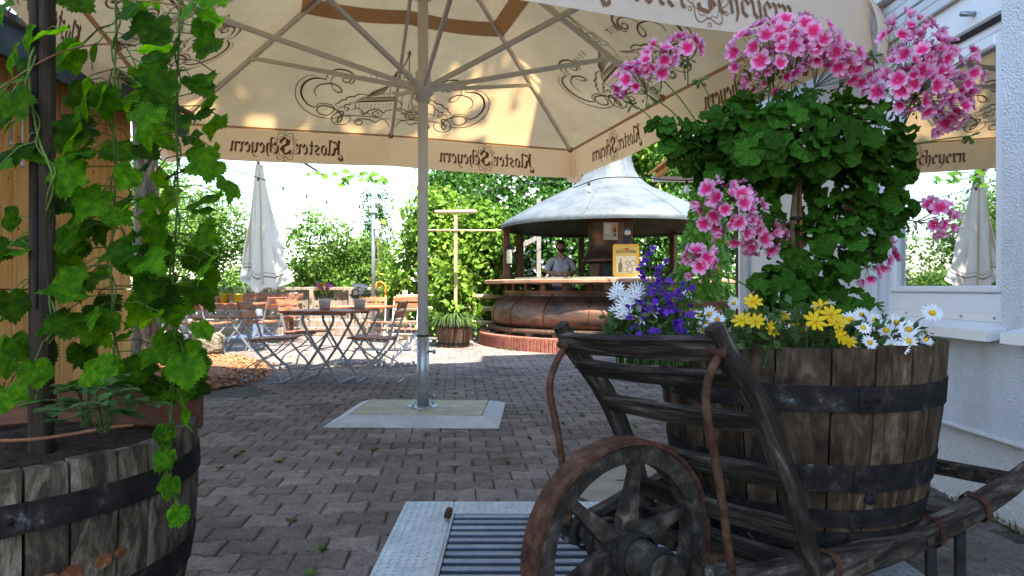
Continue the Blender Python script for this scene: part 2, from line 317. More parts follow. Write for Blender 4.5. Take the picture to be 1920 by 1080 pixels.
# interlocking double-T pavers: rows run almost across the view
PL, PF, PW, PITCH, ROT = .2, .0825, .062, .1445, R(5)
def paver_shape():
    g = .0030
    xs = [-.1 + g, -.0625, -.0375, .0375, .0625, .1 - g]; ys = [PF, PF, PW, PW, PF, PF]
    top = [(x, y - g) for x, y in zip(xs, ys)]; low = [(x, -(y - g)) for x, y in zip(xs[::-1], ys[::-1])]
    return top + low
OUT = paver_shape()
def paver_mesh(b, off=(0, 0), rot=0, z=0.0, var=.5, tilt=(0, 0)):
    c, s = math.cos(rot), math.sin(rot)
    def put(p, k, zz):
        x, y = p[0] * k, p[1] * k; zt = zz + z + tilt[0] * x + tilt[1] * y
        return (off[0] + c * x - s * y, off[1] + s * x + c * y, zt)
    n = len(OUT)
    vs = [put((p[0] - math.copysign(.007, p[0]), p[1] - math.copysign(.007, p[1])), 1, 0) for p in OUT] + [put(p, 1, -.007) for p in OUT] + [put(p, 1, -.03) for p in OUT]
    fs = [tuple(range(n))[::-1]]
    for r in (0, n): fs += [(r + i, r + (i + 1) % n, r + n + (i + 1) % n, r + n + i) for i in range(n)]
    b.add(vs, fs, var)
MATX0, MATX1, MATY0, MATY1 = -.49, 1.42, 1.35, 3.01
COVER = (G(1225, 905).x, G(1225, 905).y, .47)
UMB = Vector((-.705, 5.15, 0))
cells = []
c, s = math.cos(ROT), math.sin(ROT)
for j in range(-20, 110):
    for i in range(-60, 60):
        u = (i + (.5 if j % 2 else 0)) * PL; v_ = j * PITCH
        x, y = c * u - s * v_, s * u + c * v_
        if not (1.2 < y < 13.6): continue
        if x > 2.05 and y < 5.9: continue
        if x < -3.25 and y < 5.7: continue
        if abs(x) > .84 * y + .9 or x < -6.5: continue
        if MATX0 + .09 < x < MATX1 - .09 and MATY0 < y < MATY1 - .07: continue
        if math.hypot(x - COVER[0], y - COVER[1]) < COVER[2] - .09: continue
        if abs(x - UMB.x) < .5 and abs(y - UMB.y) < .4: continue
        if x < -2.9 - (y - 7.2) * .55 and 5.9 < y < 9.9: continue      # bark mulch bed round the tree
        cells.append((x, y))
def score(q):                      # which stones show largest: near and inside the frame
    x, y = q; fx = 960 + F * x / y; fy = 540 + F / y
    vis = -20 < fx < 1940 and fy < 1100
    if fx < 370: vis = False
    if 1000 < fx and fy > 940: vis = False
    return (0 if vis else 100) + y
cells.sort(key=score)
protos = []
for k in range(4):
    b = MB(); paver_mesh(b); protos.append(b.mesh('paver'))
for k, (x, y) in enumerate(cells[:300]):
    o = link('paver', protos[k % 4], 'paver', paving, loc=(x, y, U(-.004, .0008)), rot=(U(-.018, .018), U(-.018, .018), ROT + (math.pi if k % 3 == 0 else 0)))
b = MB()
for (x, y) in cells[300:]:
    paver_mesh(b, (x, y), ROT, U(-.003, .0015), U(0, 1), (U(-.012, .012), U(-.012, .012)))
tag(b.build('paver_field', 'paver', paving), kind='stuff')
# moss and seedlings in the joints
b = MB()
for k in range(1500):
    x, y = random.choice(cells[:1700]); ex = random.choice((-.1, .1)) ; p = Vector((x + c * ex, y + s * ex + U(-.06, .06), -.004))
    n_ = random.choice((4, 6, 9, 12)) if random.random() < .22 else 3
    for q in range(n_):
        a = U(0, 6.28); l = U(.006, .016) if n_ < 9 else U(.012, .03)
        o2 = p + Vector((U(-.012, .012), U(-.012, .012), 0))
        b.add([o2, o2 + Vector((math.cos(a) * l, math.sin(a) * l, l * .6)), o2 + Vector((math.cos(a + .8) * l, math.sin(a + .8) * l, l * .35))], [(0, 1, 2)])
tag(b.build('joint_moss', 'moss', paving), kind='stuff')
# fallen petals, grit and leaf bits
b = MB()
for k in range(1500):
    x, y = U(-2.2, 1.5), U(2.3, 7.0); a = U(0, 6.28); l = U(.003, .009)
    b.add([(x, y, .002), (x + l * math.cos(a), y + l * math.sin(a), .004), (x + l * .6 * math.cos(a + 1.3), y + l * .6 * math.sin(a + 1.3), .003)], [(0, 1, 2)])
tag(b.build('grit', 'cover_concrete', paving), kind='stuff')

# bark mulch bed
mx = [(-2.75, 7.0), (-2.95, 7.8), (-3.3, 8.7), (-4.1, 9.6), (-6.4, 9.6), (-6.4, 5.95), (-3.6, 5.95), (-3.0, 6.3)]
b = MB(); cx, cy_ = -4.6, 7.7
vs = [(cx, cy_, .06)] + [(x * .6 + cx * .4, y * .6 + cy_ * .4, .05) for x, y in mx] + [(x, y, .004) for x, y in mx]; n = len(mx)
b.add(vs, [(0, 1 + i, 1 + (i + 1) % n) for i in range(n)] + [(1 + i, 1 + n + i, 1 + n + (i + 1) % n, 1 + (i + 1) % n) for i in range(n)], .2, True)
bed = tag(b.build('mulch_bed', 'mulch'), kind='structure')
b = MB()
for k in range(11000):
    x, y = U(-5.4, -2.6), U(5.95, 9.7)
    xe = float(np.interp(y, [5.95, 6.3, 7.0, 7.8, 8.7, 9.6], [-3.6, -3.0, -2.75, -2.95, -3.3, -4.1]))
    if x > xe + abs(U(-.14, .14)): continue
    z = .008 + .05 * min(1, max(0, (xe - x) / 1.2)); a = U(0, 6.28); l, w_ = U(.010, .028), U(.004, .010); t = U(-.012, .014)
    dx, dy = math.cos(a), math.sin(a)
    b.add([(x - dx * l - dy * w_, y - dy * l + dx * w_, z), (x + dx * l - dy * w_, y + dy * l + dx * w_, z + t), (x + dx * l + dy * w_, y + dy * l - dx * w_, z + t + .006), (x - dx * l + dy * w_, y - dy * l - dx * w_, z + .008)], [(0, 1, 2, 3)], U(0, 1))
tag(b.build('bark_chips', 'mulch', bed), kind='stuff')

# ------------------------------------------------------------------ the house on the right
HX = 2.08; HEND = 5.77; HTOP = 8.6
WIN = [(2.765, 3.76, .80, 2.62), (1.70, 2.63, .80, 2.62)]       # openings: y0, y1, z0, z1
house = thing('house', 'white rough-plastered house wall with a grey-white plinth', 'house', (HX, 3, 0))
HI = Matrix.Translation((-HX, -3, 0))
def hb(b): 
    b.v = [(x - HX, y - 3, z) for x, y, z in b.v]; return b
b = MB(); y0, y1 = -5.0, HEND; T = .34
def wbox(b, ya, yb, za, zb, xa=HX, xb=HX + T): b.box(((xa + xb) / 2, (ya + yb) / 2, (za + zb) / 2), (xb - xa, yb - ya, zb - za))
wbox(b, y0, WIN[1][0], .36, HTOP); wbox(b, WIN[1][1], WIN[0][0], .36, HTOP); wbox(b, WIN[0][1], y1, .36, HTOP)
for (a, e, z0, z1) in WIN: wbox(b, a, e, .36, z0); wbox(b, a, e, z1, HTOP)
wbox(b, y0, y1, .36, HTOP, HX + T, HX + 7)
hb(b).build('wall', 'plaster', house)
b = MB(); wbox(b, y0, y1 + .02, -.05, .352, HX + .03, HX + 6.9); hb(b).build('plinth', 'plinth', house)
b = MB(); b.box((HX + .012, (y0 + y1) / 2, .356), (.05, y1 - y0, .012)); hb(b).build('plinth_strip', 'alu_sill', house)
b = MB(); b.add([(HX - .55, y0, HTOP - .15), (HX - .55, y1 + .4, HTOP - .15), (HX + 3.5, y1 + .4, HTOP + 2.4), (HX + 3.5, y0, HTOP + 2.4), (HX + 7.5, y1 + .4, HTOP - .15), (HX + 7.5, y0, HTOP - .15)],
               [(0, 3, 2, 1), (3, 5, 4, 2), (0, 1, 4, 5)]); hb(b).build('roof', 'roof_tile', house)
# corner board and downpipe at the far end of the wall
b = MB(); b.box((HX - .01, HEND + .07, 4.2), (.03, .14, 8.4)); b.box((HX + .16, HEND + .012, 4.2), (.32, .02, 8.4)); hb(b).build('corner_board', 'pvc', house)
b = MB(); b.tube([(HX - .045, HEND - .06, .1), (HX - .045, HEND - .06, 8.3)], .035, 10); hb(b).build('downpipe', 'white_paint', house)
# damp stains and a hairline crack line above the sill edge are left to the plaster
def window(a, e, z0, z1):
    X = HX + .075                                              # the window sits back in the reveal
    w = e - a; zb, zt = z0 + .075, z1 - .42; fw = .062
    def pc(name, m, parent, fn, **kw):
        q = MB(); fn(q); return hb(q).build(name, m, parent, **kw)
    def fr(q):
        q.box((X + .03, a + fw / 2, (zb + zt) / 2), (.07, fw, zt - zb), bev=.006); q.box((X + .03, e - fw / 2, (zb + zt) / 2), (.07, fw, zt - zb), bev=.006)
        q.box((X + .03, (a + e) / 2, zb + .05), (.066, w - 2 * fw - .002, .10), bev=.006); q.box((X + .03, (a + e) / 2, zt - fw / 2), (.066, w - 2 * fw - .002, fw), bev=.006)
    win = pc('window', 'pvc', house, fr)
    a2, e2, zb2, zt2 = a + fw + .004, e - fw - .004, zb + .102, zt - fw - .003; sw = .058
    def sash(q):
        q.box((X + .012, a2 + sw / 2, (zb2 + zt2) / 2), (.05, sw, zt2 - zb2), bev=.009); q.box((X + .012, e2 - sw / 2, (zb2 + zt2) / 2), (.05, sw, zt2 - zb2), bev=.009)
        q.box((X + .012, (a2 + e2) / 2, zb2 + sw / 2 - .012), (.048, e2 - a2 - 2 * sw - .002, sw - .024), bev=.009); q.box((X + .012, (a2 + e2) / 2, zt2 - sw / 2), (.048, e2 - a2 - 2 * sw - .002, sw), bev=.009)
    pc('sash', 'pvc', win, sash)
    pc('pane', 'window_glass', win, lambda q: q.box((X + .022, (a2 + e2) / 2, (zb2 + zt2) / 2), (.006, e2 - a2 - 2 * sw + .02, zt2 - zb2 - sw)))
    def cur(q):
        n = 64; ys = [a2 + (e2 - a2) * i / n for i in range(n + 1)]
        vs = []; 
        for i, y in enumerate(ys):
            xx = X + .16 + .022 * math.sin(i * .9) + .012 * math.sin(i * .37 + 1)
            vs += [(xx, y, zb2), (xx, y, zt2 + .1)]
        q.add(vs, [(2 * i, 2 * i + 2, 2 * i + 3, 2 * i + 1) for i in range(n)], None, True)
    pc('curtain', 'curtain', win, cur)
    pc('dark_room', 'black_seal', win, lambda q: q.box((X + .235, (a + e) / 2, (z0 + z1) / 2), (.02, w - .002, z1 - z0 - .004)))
    # roller shutter box: louvred slats, black gap line under it
    def shb(q): q.box((X + .06, (a + e) / 2, z1 - .21), (.14, w - .004, .40), bev=.01)
    sb = pc('shutter_box', 'pvc', house, shb)
    for k in range(4):
        pc('shutter_slat', 'shutter', sb, lambda q: q.box((X - .022 - .006 * (k % 2), (a + e) / 2, z1 - .05 - k * .055), (.02, w - .03, .05), bev=.008))
    pc('seal', 'black_seal', sb, lambda q: q.box((X - .004, (a + e) / 2, zt - .012), (.03, w - .02, .022)))
    pc('shutter_stop', 'galvanised', sb, lambda q: q.tube([(X - .002, a + .25, zt + .07), (X - .075, a + .25, zt + .07)], .012, 10))
    # guide rails left and right, sheet-metal sill with screws
    for yy in (a + .016, e - .016): pc('guide_rail', 'shutter', win, lambda q: q.box((X - .025, yy, (zb + zt) / 2), (.04, .03, zt - zb), bev=.004))
    def sill(q):
        q.add([(X + .0, a - .03, z0 + .05), (X + .0, e + .03, z0 + .05), (HX - .085, a - .03, z0 + .018), (HX - .085, e + .03, z0 + .018), (HX - .087, a - .03, z0 - .026), (HX - .087, e + .03, z0 - .026),
               (HX - .075, a - .03, z0 - .026), (HX - .075, e + .03, z0 - .026), (X, a - .03, z0 + .004), (X, e + .03, z0 + .004)],
              [(0, 1, 3, 2), (2, 3, 5, 4), (4, 5, 7, 6), (6, 7, 9, 8), (0, 2, 4, 6, 8), (1, 9, 7, 5, 3)])
    sl = pc('sill', 'alu_sill', house, sill)
    pc('sill_upstand', 'alu_sill', sl, lambda q: q.box((X - .012, (a + e) / 2, z0 + .065), (.006, w - .01, .034)))
    for k in range(4): pc('screw', 'galvanised', sl, lambda q: q.tube([(X - .016, a + .12 + k * .215, z0 + .066), (X - .02, a + .12 + k * .215, z0 + .066)], .006, 8))
for q in WIN: window(*q)

# ------------------------------------------------------------------ the timber shed on the left
SX = -3.3; SEND = 5.62
shed = thing('timber_shed', 'shed clad in upright orange-brown boards with a dark fascia', 'shed', (SX, 4, 0))
def sb_(b): b.v = [(x - SX, y - 4, z) for x, y, z in b.v]; return b
b = MB(); b.box((SX - 1.6, 2.3, 1.18), (3.14, 6.6, 2.36)); sb_(b).build('core', 'brown_board', shed)
pw = .148; k = 0; y = SEND - pw / 2
while y > -.9:
    for (za, zb) in ((.05, .985), (.993, 2.5)):
        q = MB(); q.box((0, 0, 0), (.022, pw - .007, zb - za), bev=.005)
        link('plank', q.mesh('plank'), 'plank', shed, loc=(U(-.002, .002), y - 4, (za + zb) / 2))
    y -= pw; k += 1
q = MB()
for k in range(230):
    yy, zz = U(3.6, SEND - .02), U(.2, 2.4); r = U(.004, .011)
    if abs(((SEND - yy) / pw) % 1 - .5) > .38: continue
    q.add([(SX + .0125, yy + r * math.cos(t) * .8, zz + r * math.sin(t) * 1.3) for t in np.linspace(0, 6.28, 7)[:-1]], [tuple(range(6))])
tag(sb_(q).build('knots', 'knot', shed), kind='stuff')
for k in range(8):          # end wall boards
    for (za, zb) in ((.05, .985), (.993, 2.5)):
        q = MB(); q.box((0, 0, 0), (pw - .007, .022, zb - za), bev=.005); link('plank', q.mesh('plank'), 'plank', shed, loc=(-.05 - pw * (k + .5), SEND - 4 + .012, (za + zb) / 2))
b = MB(); b.box((SX + .37, 2.4, 2.44), (.03, 6.9, .20), bev=.004); sb_(b).build('fascia', 'slate', shed)
b = MB(); b.add([(SX + .42, -1.1, 2.545), (SX + .42, 5.9, 2.545), (SX - 1.6, 5.9, 3.25), (SX - 1.6, -1.1, 3.25), (SX - 3.6, 5.9, 2.545), (SX - 3.6, -1.1, 2.545),
                (SX + .42, -1.1, 2.585), (SX + .42, 5.9, 2.585), (SX - 1.6, 5.9, 3.29), (SX - 1.6, -1.1, 3.29), (SX - 3.6, 5.9, 2.585), (SX - 3.6, -1.1, 2.585)],
               [(0, 3, 2, 1), (3, 5, 4, 2), (6, 7, 8, 9), (9, 8, 10, 11), (0, 1, 7, 6), (1, 2, 8, 7), (2, 4, 10, 8), (5, 11, 10, 4)]); r_ = sb_(b).build('roof', 'bark', shed)
b = MB(); b.box((SX + .19, 2.4, 2.50), (.36, 6.7, .03)); sb_(b).build('soffit', 'brown_board', shed)
for (x, y0_, l) in ((20, 150, 110), (42, 200, 100)):           # two thin steel hangers under the eave
    p = P(x, y0_, 4.0); b = MB(); b.tube([p, p - Vector((0, 0, l / F * 4.0))], .006, 6); b.tube([p - Vector((0, 0, l / F * 4.0)), p - Vector((0, 0, l / F * 4.0 + .05))], .011, 6)
    sb_(b).build('hanger', 'galvanised', shed)
# ================================================================== floor fittings
def lozenges(b, x0, x1, y0, y1, z, pitch=.031):
    i = 0; y = y0 + pitch * .6
    while y < y1 - pitch * .4:
        j = 0; x = x0 + pitch * .6
        while x < x1 - pitch * .4:
            a = R(45 if (i + j) % 2 else -45) ; dx, dy = math.cos(a) * .0115, math.sin(a) * .0115; ex, ey = -math.sin(a) * .0042, math.cos(a) * .0042
            b.add([(x - dx, y - dy, z), (x + ex, y + ey, z), (x + dx, y + dy, z), (x - ex, y - ey, z), (x, y, z + .0032)], [(0, 3, 4), (3, 2, 4), (2, 1, 4), (1, 0, 4)])
            x += pitch; j += 1
        y += pitch; i += 1
mat_ = thing('door_grate', 'galvanised walk-on grate in a chequer-plate frame under the wheelbarrow', 'floor grate', ((MATX0 + MATX1) / 2, (MATY0 + MATY1) / 2, 0))
ox, oy = (MATX0 + MATX1) / 2, (MATY0 + MATY1) / 2
def mo(b): b.v = [(x - ox, y - oy, z) for x, y, z in b.v]; return b
b = MB(); b.box((ox, oy, -.02), (MATX1 - MATX0 - .05, MATY1 - MATY0 - .05, .02)); mo(b).build('pit_floor', 'pit', mat_)
gx0, gx1, gy1 = MATX0 + .225, MATX1 - .2, MATY1 - .16
frames = [((MATX0, gx0, MATY0, MATY1)), ((gx0 + .002, gx1, gy1, MATY1)), ((gx1 + .002, MATX1, MATY0, MATY1))]
for (xa, xb, ya, yb) in frames:
    b = MB(); b.box(((xa + xb) / 2, (ya + yb) / 2, .007), (xb - xa, yb - ya, .012), bev=.002)
    f = mo(b).build('chequer_plate', 'checker_steel', mat_)
    b = MB(); lozenges(b, xa, xb, ya, yb, .0132); tag(mo(b).build('tread_pattern', 'checker_steel', f), kind='stuff')
y = gy1 - .035; k = 0
while y > MATY0 + .03:
    b = MB(); b.box((0, 0, 0), (gx1 - gx0 - .03, .03, .018), bev=.003)
    link('grate_bar', b.mesh('grate_bar'), 'grate_bar', mat_, loc=((gx0 + gx1) / 2 - ox, y - oy, .006)); y -= .0655; k += 1
for xx in (gx0 + .008, gx1 - .008):
    b = MB(); b.box((xx, (gy1 + MATY0) / 2, .008), (.012, gy1 - MATY0 - .01, .022)); mo(b).build('edge_bar', 'galvanised', mat_)
b = MB(); b.tube([(gx0 - .012, gy1 - .06, .022), (gx0 - .012, gy1 + .015, .022)], .016, 8); mo(b).build('hinge_knuckle', 'rust_iron', mat_)

cov = thing('well_cover', 'round beige concrete well cover behind the wheelbarrow wheel', 'well cover', (COVER[0], COVER[1], 0))
b = MB(); b.lathe([(0, .012), (COVER[2] - .02, .012), (COVER[2] - .006, .004), (COVER[2] - .006, -.03)], n=56, smooth=False); b.build('lid', 'cover_concrete', cov)
b = MB(); b.lathe([(COVER[2] + .002, -.03), (COVER[2] + .002, .003), (COVER[2] + .016, .003), (COVER[2] + .016, -.03)], n=56, smooth=False); b.build('ring', 'dark_iron', cov)
b = MB(); b.box((.16, 0, .0125), (.05, .012, .003)); b.box((-.16, 0, .0125), (.05, .012, .003)); b.build('lift_slot', 'pit', cov)

g2c = G(1200, 704)
g2 = thing('entrance_mat', 'small steel slotted mat lying on the paving beyond the wheelbarrow slats', 'floor grate', (g2c.x, g2c.y, 0), R(2))
b = MB(); b.box((0, 0, .008), (.62, .40, .014)); b.build('tray', 'galvanised', g2)
for k in range(12):
    b = MB(); b.box((0, -.17 + k * .031, .02), (.58, .018, .012)); b.build('slot_bar', 'white_paint' if k < 7 else 'galvanised', g2)
# ================================================================== the big square umbrella
um = thing('patio_umbrella', 'large square cream umbrella with brown lettering, open over the paving', 'umbrella', UMB)
S, TH = 2.185, R(17.2)
ux, vx = Vector((math.cos(TH), math.sin(TH), 0)), Vector((-math.sin(TH), math.cos(TH), 0))
APEX = Vector((0, 0, 4.04)); ZT = {0: 2.68, 1: 2.655}; ZB = {0: 2.36, 1: 2.335}
ring = [(0, 1), (1, 1), (1, 0), (1, -1), (0, -1), (-1, -1), (-1, 0), (-1, 1)]      # clockwise from the far middle rib
RT = [ux * a * S + vx * b * S + Vector((0, 0, ZT[1 if a and b else 0])) for a, b in ring]
RB = [ux * a * (S + .02) + vx * b * (S + .02) + Vector((0, 0, ZB[1 if a and b else 0])) for a, b in ring]
NRM = []
for i in range(8):
    n_ = (RT[i] - APEX).cross(RT[(i + 1) % 8] - APEX); NRM.append(-n_.normalized() if n_.z < 0 else n_.normalized())
def panel_pt(i, k, t, off=0.0):
    j = (i + 1) % 8; p = APEX.lerp(RT[i].lerp(RT[j], t), k)
    return p - NRM[i] * (.045 * math.sin(math.pi * min(1, k)) * 4 * t * (1 - t)) + NRM[i] * off
def val_pt(i, t, v, off=0.0):
    j = (i + 1) % 8; p = RT[i].lerp(RT[j], t).lerp(RB[i].lerp(RB[j], t), v)
    o = (RT[i] + RT[j]); o.z = 0; o.normalize()
    wv = (.014 * math.sin(t * 9 + i * 1.7) * v + .02 * v) * math.sin(math.pi * t)
    p = p + o * (wv + off); p.z -= .012 * math.sin(math.pi * t) * v
    return p
def grid(fn, nk, nt):
    b = MB(); vs = [fn(a / nk, c / nt) for a in range(nk + 1) for c in range(nt + 1)]
    b.add(vs, [(a * (nt + 1) + c, a * (nt + 1) + c + 1, (a + 1) * (nt + 1) + c + 1, (a + 1) * (nt + 1) + c) for a in range(nk) for c in range(nt)], None, True); return b
# --- ribbons and broad-nib lettering -----------------------------------------------------------
def ribbon(pts, w, fn, b, taper=True):
    pts = [Vector((p[0], p[1])) for p in pts]; m = len(pts); L_, R_ = [], []
    for i, p in enumerate(pts):
        t = pts[min(i + 1, m - 1)] - pts[max(i - 1, 0)]
        if t.length < 1e-9: t = Vector((1, 0))
        t.normalize(); q = Vector((-t.y, t.x)) * w / 2
        if taper: q *= .45 + .75 * math.sin(math.pi * (i + .5) / m)
        L_.append(p + q); R_.append(p - q)
    vs = [fn(p.x, p.y) for p in L_] + [fn(p.x, p.y) for p in R_]
    b.add(vs, [(i, i + 1, m + i + 1, m + i) for i in range(m - 1)])
def nib(pts, w, fn, b, ang=R(38), step=.25):
    d = Vector((math.cos(ang), math.sin(ang))) * w / 2
    for p, q in zip(pts[:-1], pts[1:]):
        p, q = Vector(p), Vector(q); e = (q - p).normalized() * w * .12 if (q - p).length > 0 else Vector((0, 0)); p2, q2 = p - e, q + e
        b.add([fn(*(p2 - d)), fn(*(p2 + d)), fn(*(q2 + d)), fn(*(q2 - d))], [(0, 1, 2, 3)])
GL = {  # strokes, advance (x-height = 1)
 'l': ([[(-.04, 1.5), (.1, 1.36), (.1, .2), (.24, .06)]], .42),
 'o': ([[(.02, .74), (.02, .22), (.22, .03), (.42, .22), (.42, .74), (.22, .95), (.02, .74)]], .66),
 's': ([[(.4, .82), (.22, .96), (.04, .76), (.38, .3), (.2, .03), (.0, .14)]], .6),
 't': ([[(.14, 1.3), (.12, .2), (.26, .04), (.36, .1)], [(-.04, .9), (.34, .9)]], .54),
 'e': ([[(.08, .46), (.4, .68), (.22, .96), (.03, .74), (.03, .22), (.22, .03), (.4, .16)]], .6),
 'r': ([[(-.04, .95), (.1, .8), (.1, .2), (.22, .06)], [(.12, .82), (.28, .95), (.4, .8)]], .56),
 'c': ([[(.38, .8), (.22, .96), (.03, .74), (.03, .22), (.22, .03), (.4, .16)]], .58),
 'h': ([[(-.02, 1.5), (.1, 1.36), (.1, .1)], [(.12, .8), (.3, .95), (.42, .76), (.42, .18), (.28, -.25)]], .68),
 'y': ([[(-.04, .95), (.06, .8), (.06, .24), (.22, .04), (.42, .24)], [(.4, .95), (.44, .8), (.42, .0), (.26, -.3), (.02, -.38)]], .68),
 'n': ([[(-.04, .95), (.1, .8), (.1, .06)], [(.12, .82), (.3, .95), (.42, .8), (.42, .2), (.54, .06)]], .74),
 'K': ([[(-.05, 1.3), (.15, 1.5), (.2, 1.3), (.2, .15), (.02, .0)], [(.22, .75), (.5, 1.35), (.78, 1.3)], [(.26, .8), (.52, .66), (.62, .16), (.82, .04)], [(-.05, .1), (-.22, -.2), (-.1, -.45), (.12, -.4), (.1, -.2)]], .95),
 'S': ([[(.95, 1.25), (.62, 1.55), (.22, 1.3), (.3, .95), (.75, .72), (.98, .35), (.62, -.02), (.16, .12)], [(.95, 1.25), (1.02, 1.05)], [(.16, .12), (.1, .35)], [(.42, 1.38), (.42, .95)], [(.72, .62), (.72, .14)]], 1.2),
 ' ': ([], .3)}
def word(txt, width, fn, b, w=.2):
    tot = sum(GL[c][1] for c in txt); k = width / tot; x = 0; marks = []
    for c in txt:
        for st in GL[c][0]: nib([((x + p[0]) * k, p[1] * k) for p in st], w * k * (1.25 if c in 'KS' else 1), fn, b)
        if c == 'S': marks.append(x + .58)
        x += GL[c][1]
    for mx_ in marks:                                      # lacy rosette round the initial
        for rr, lob, amp, ww in ((1.22, 6, .2, .045), (1.0, 12, .08, .03)):
            pts = []
            for q in range(97):
                a = 2 * math.pi * q / 96; r_ = rr + amp * math.cos(a * lob); pts.append(((mx_ + r_ * math.cos(a) * .82) * k, (.72 + r_ * math.sin(a)) * k))
            ribbon(pts, ww * k, fn, b, False)
        for q in range(6):
            a = math.pi / 6 + q * math.pi / 3; cx0, cy0 = mx_ + 1.35 * math.cos(a) * .82, .72 + 1.35 * math.sin(a)
            ribbon([((cx0 + .1 * math.cos(z)) * k, (cy0 + .1 * math.sin(z)) * k) for z in np.linspace(0, 6.3, 10)], .035 * k, fn, b, False)
# --- emblem, traced in picture units with x mirrored to the outer face ---------------------------
EM_S = [  # scrollwork of one half: mirrored for the other
 ([(285, 205), (200, 220), (130, 290), (108, 380), (125, 470), (180, 545), (260, 600), (350, 622), (430, 620), (520, 582), (620, 580)], 5),
 ([(360, 235), (270, 230), (195, 270), (158, 345), (165, 420), (210, 490), (270, 520)], 11),
 ([(360, 235), (375, 180), (430, 140), (490, 132), (560, 155), (595, 205), (580, 250), (550, 262)], 8),
 ([(400, 265), (405, 220), (450, 182), (510, 172), (556, 200), (552, 240), (518, 250), (492, 228), (512, 206), (532, 220)], 7),
 ([(285, 405), (265, 350), (300, 295), (370, 272), (430, 275), (480, 310), (492, 342), (460, 350), (420, 320), (400, 265)], 7),
 ([(270, 520), (300, 480), (360, 470), (420, 490), (430, 540), (380, 590), (320, 585), (285, 545), (310, 500), (370, 495), (440, 520), (490, 565), (505, 620), (480, 660), (465, 645), (480, 610), (515, 570), (512, 545), (470, 550), (425, 590), (415, 640), (450, 680), (520, 685), (570, 650), (580, 610), (560, 580)], 8),
 ([(500, 600), (600, 582), (720, 582), (830, 592), (900, 620), (945, 690)], 5),
 ([(650, 655), (640, 640), (668, 630), (690, 650), (672, 678), (632, 672), (620, 645), (645, 618), (700, 610), (760, 618), (806, 640), (860, 605), (940, 596)], 7),
 ([(455, 500), (447, 470), (478, 452), (488, 428), (530, 418), (546, 392), (600, 384), (632, 360), (690, 356), (716, 376)], 7),
 ([(470, 525), (484, 498), (520, 494), (528, 470), (566, 470), (574, 446), (612, 448)], 6),
 ([(520, 515), (545, 500), (565, 515), (545, 530), (528, 520)], 6),
 ([(585, 518), (640, 502), (672, 520), (690, 545), (720, 545), (738, 520), (790, 502), (840, 515), (868, 540), (890, 515), (950, 500)], 7),
 ([(660, 540), (690, 565), (720, 545), (760, 570)], 6),
 ([(860, 545), (840, 575), (790, 572), (770, 545), (800, 525), (830, 540), (815, 558)], 6),
]
EM_C = [ # buildings
 ([(615, 510), (615, 440), (968, 408)], 6), ([(615, 440), (675, 388), (968, 372)], 6), ([(650, 425), (965, 398)], 4), ([(640, 432), (965, 404)], 4), ([(660, 410), (965, 388)], 4), ([(670, 398), (965, 380)], 4),
 ([(715, 375), (755, 330), (900, 262), (965, 262)], 7), ([(905, 262), (905, 370)], 5), ([(715, 375), (905, 338)], 5), ([(920, 330), (936, 318), (948, 334), (936, 346), (921, 334)], 5),
 ([(1070, 265), (1070, 130)], 6), ([(915, 205), (940, 150), (1000, 62), (1018, 0), (1024, -70)], 8), ([(1024, -70), (1032, 20), (1050, 150)], 6), ([(1004, -40), (1046, -40)], 6), ([(1012, -55), (1036, -55)], 5),
 ([(975, 205), (975, 145), (1000, 112), (1048, 150), (1042, 212), (975, 200)], 6), ([(1005, 170), (1022, 155), (1030, 175), (1012, 185), (1003, 172)], 5), ([(930, 160), (920, 260)], 5), ([(990, 225), (1050, 265), (1050, 330)], 5),
 ([(1020, 330), (1020, 480)], 5), ([(1088, 385), (1088, 480)], 5), ([(975, 395), (1030, 438)], 6), ([(1090, 340), (1170, 372), (1300, 400), (1330, 440), (1330, 520)], 6), ([(1100, 360), (1250, 410)], 4), ([(1220, 410), (1220, 470)], 5),
 ([(975, 510), (1000, 482), (1050, 490), (1080, 505), (1110, 484), (1150, 486), (1200, 505)], 7), ([(1030, 545), (1040, 520), (1075, 525), (1100, 555), (1140, 575), (1180, 585)], 7), ([(1060, 550), (1080, 575), (1130, 575)], 6), ([(1110, 525), (1140, 555), (1185, 560)], 6),
] + [([(720 + 12 * q, 372 - 3 * q), (760 + 12 * q, 330 - 6 * q)], 4) for q in range(12)] + [([(650 + 34 * q + dx, 462 - 3 * q + dz), (654 + 34 * q + dx, 472 - 3 * q + dz)], 7) for q in range(9) for dx, dz in ((0, 0), (-4, 28))] + [([(1110 + 14 * q, 470), (1125 + 14 * q, 425)], 4) for q in range(5)] + [([(918 + 6 * q, 200 - 4 * q), (926 + 6 * q, 160 - 9 * q)], 4) for q in range(5)]
def txt_mesh(s, size):
    cu = bpy.data.curves.new('t', 'FONT'); cu.body = s; cu.size = size; cu.align_x = 'CENTER'; o = bpy.data.objects.new('t', cu); sc.collection.objects.link(o)
    dg = bpy.context.evaluated_depsgraph_get(); me = bpy.data.meshes.new_from_object(o.evaluated_get(dg))
    vs = [tuple(v.co) for v in me.vertices]; fs = [tuple(p.vertices) for p in me.polygons]
    bpy.data.objects.remove(o); bpy.data.curves.remove(cu); bpy.data.meshes.remove(me); return vs, fs
SEIT, Y1119 = txt_mesh('S E I T', 1), txt_mesh('1 1 1 9', 1)
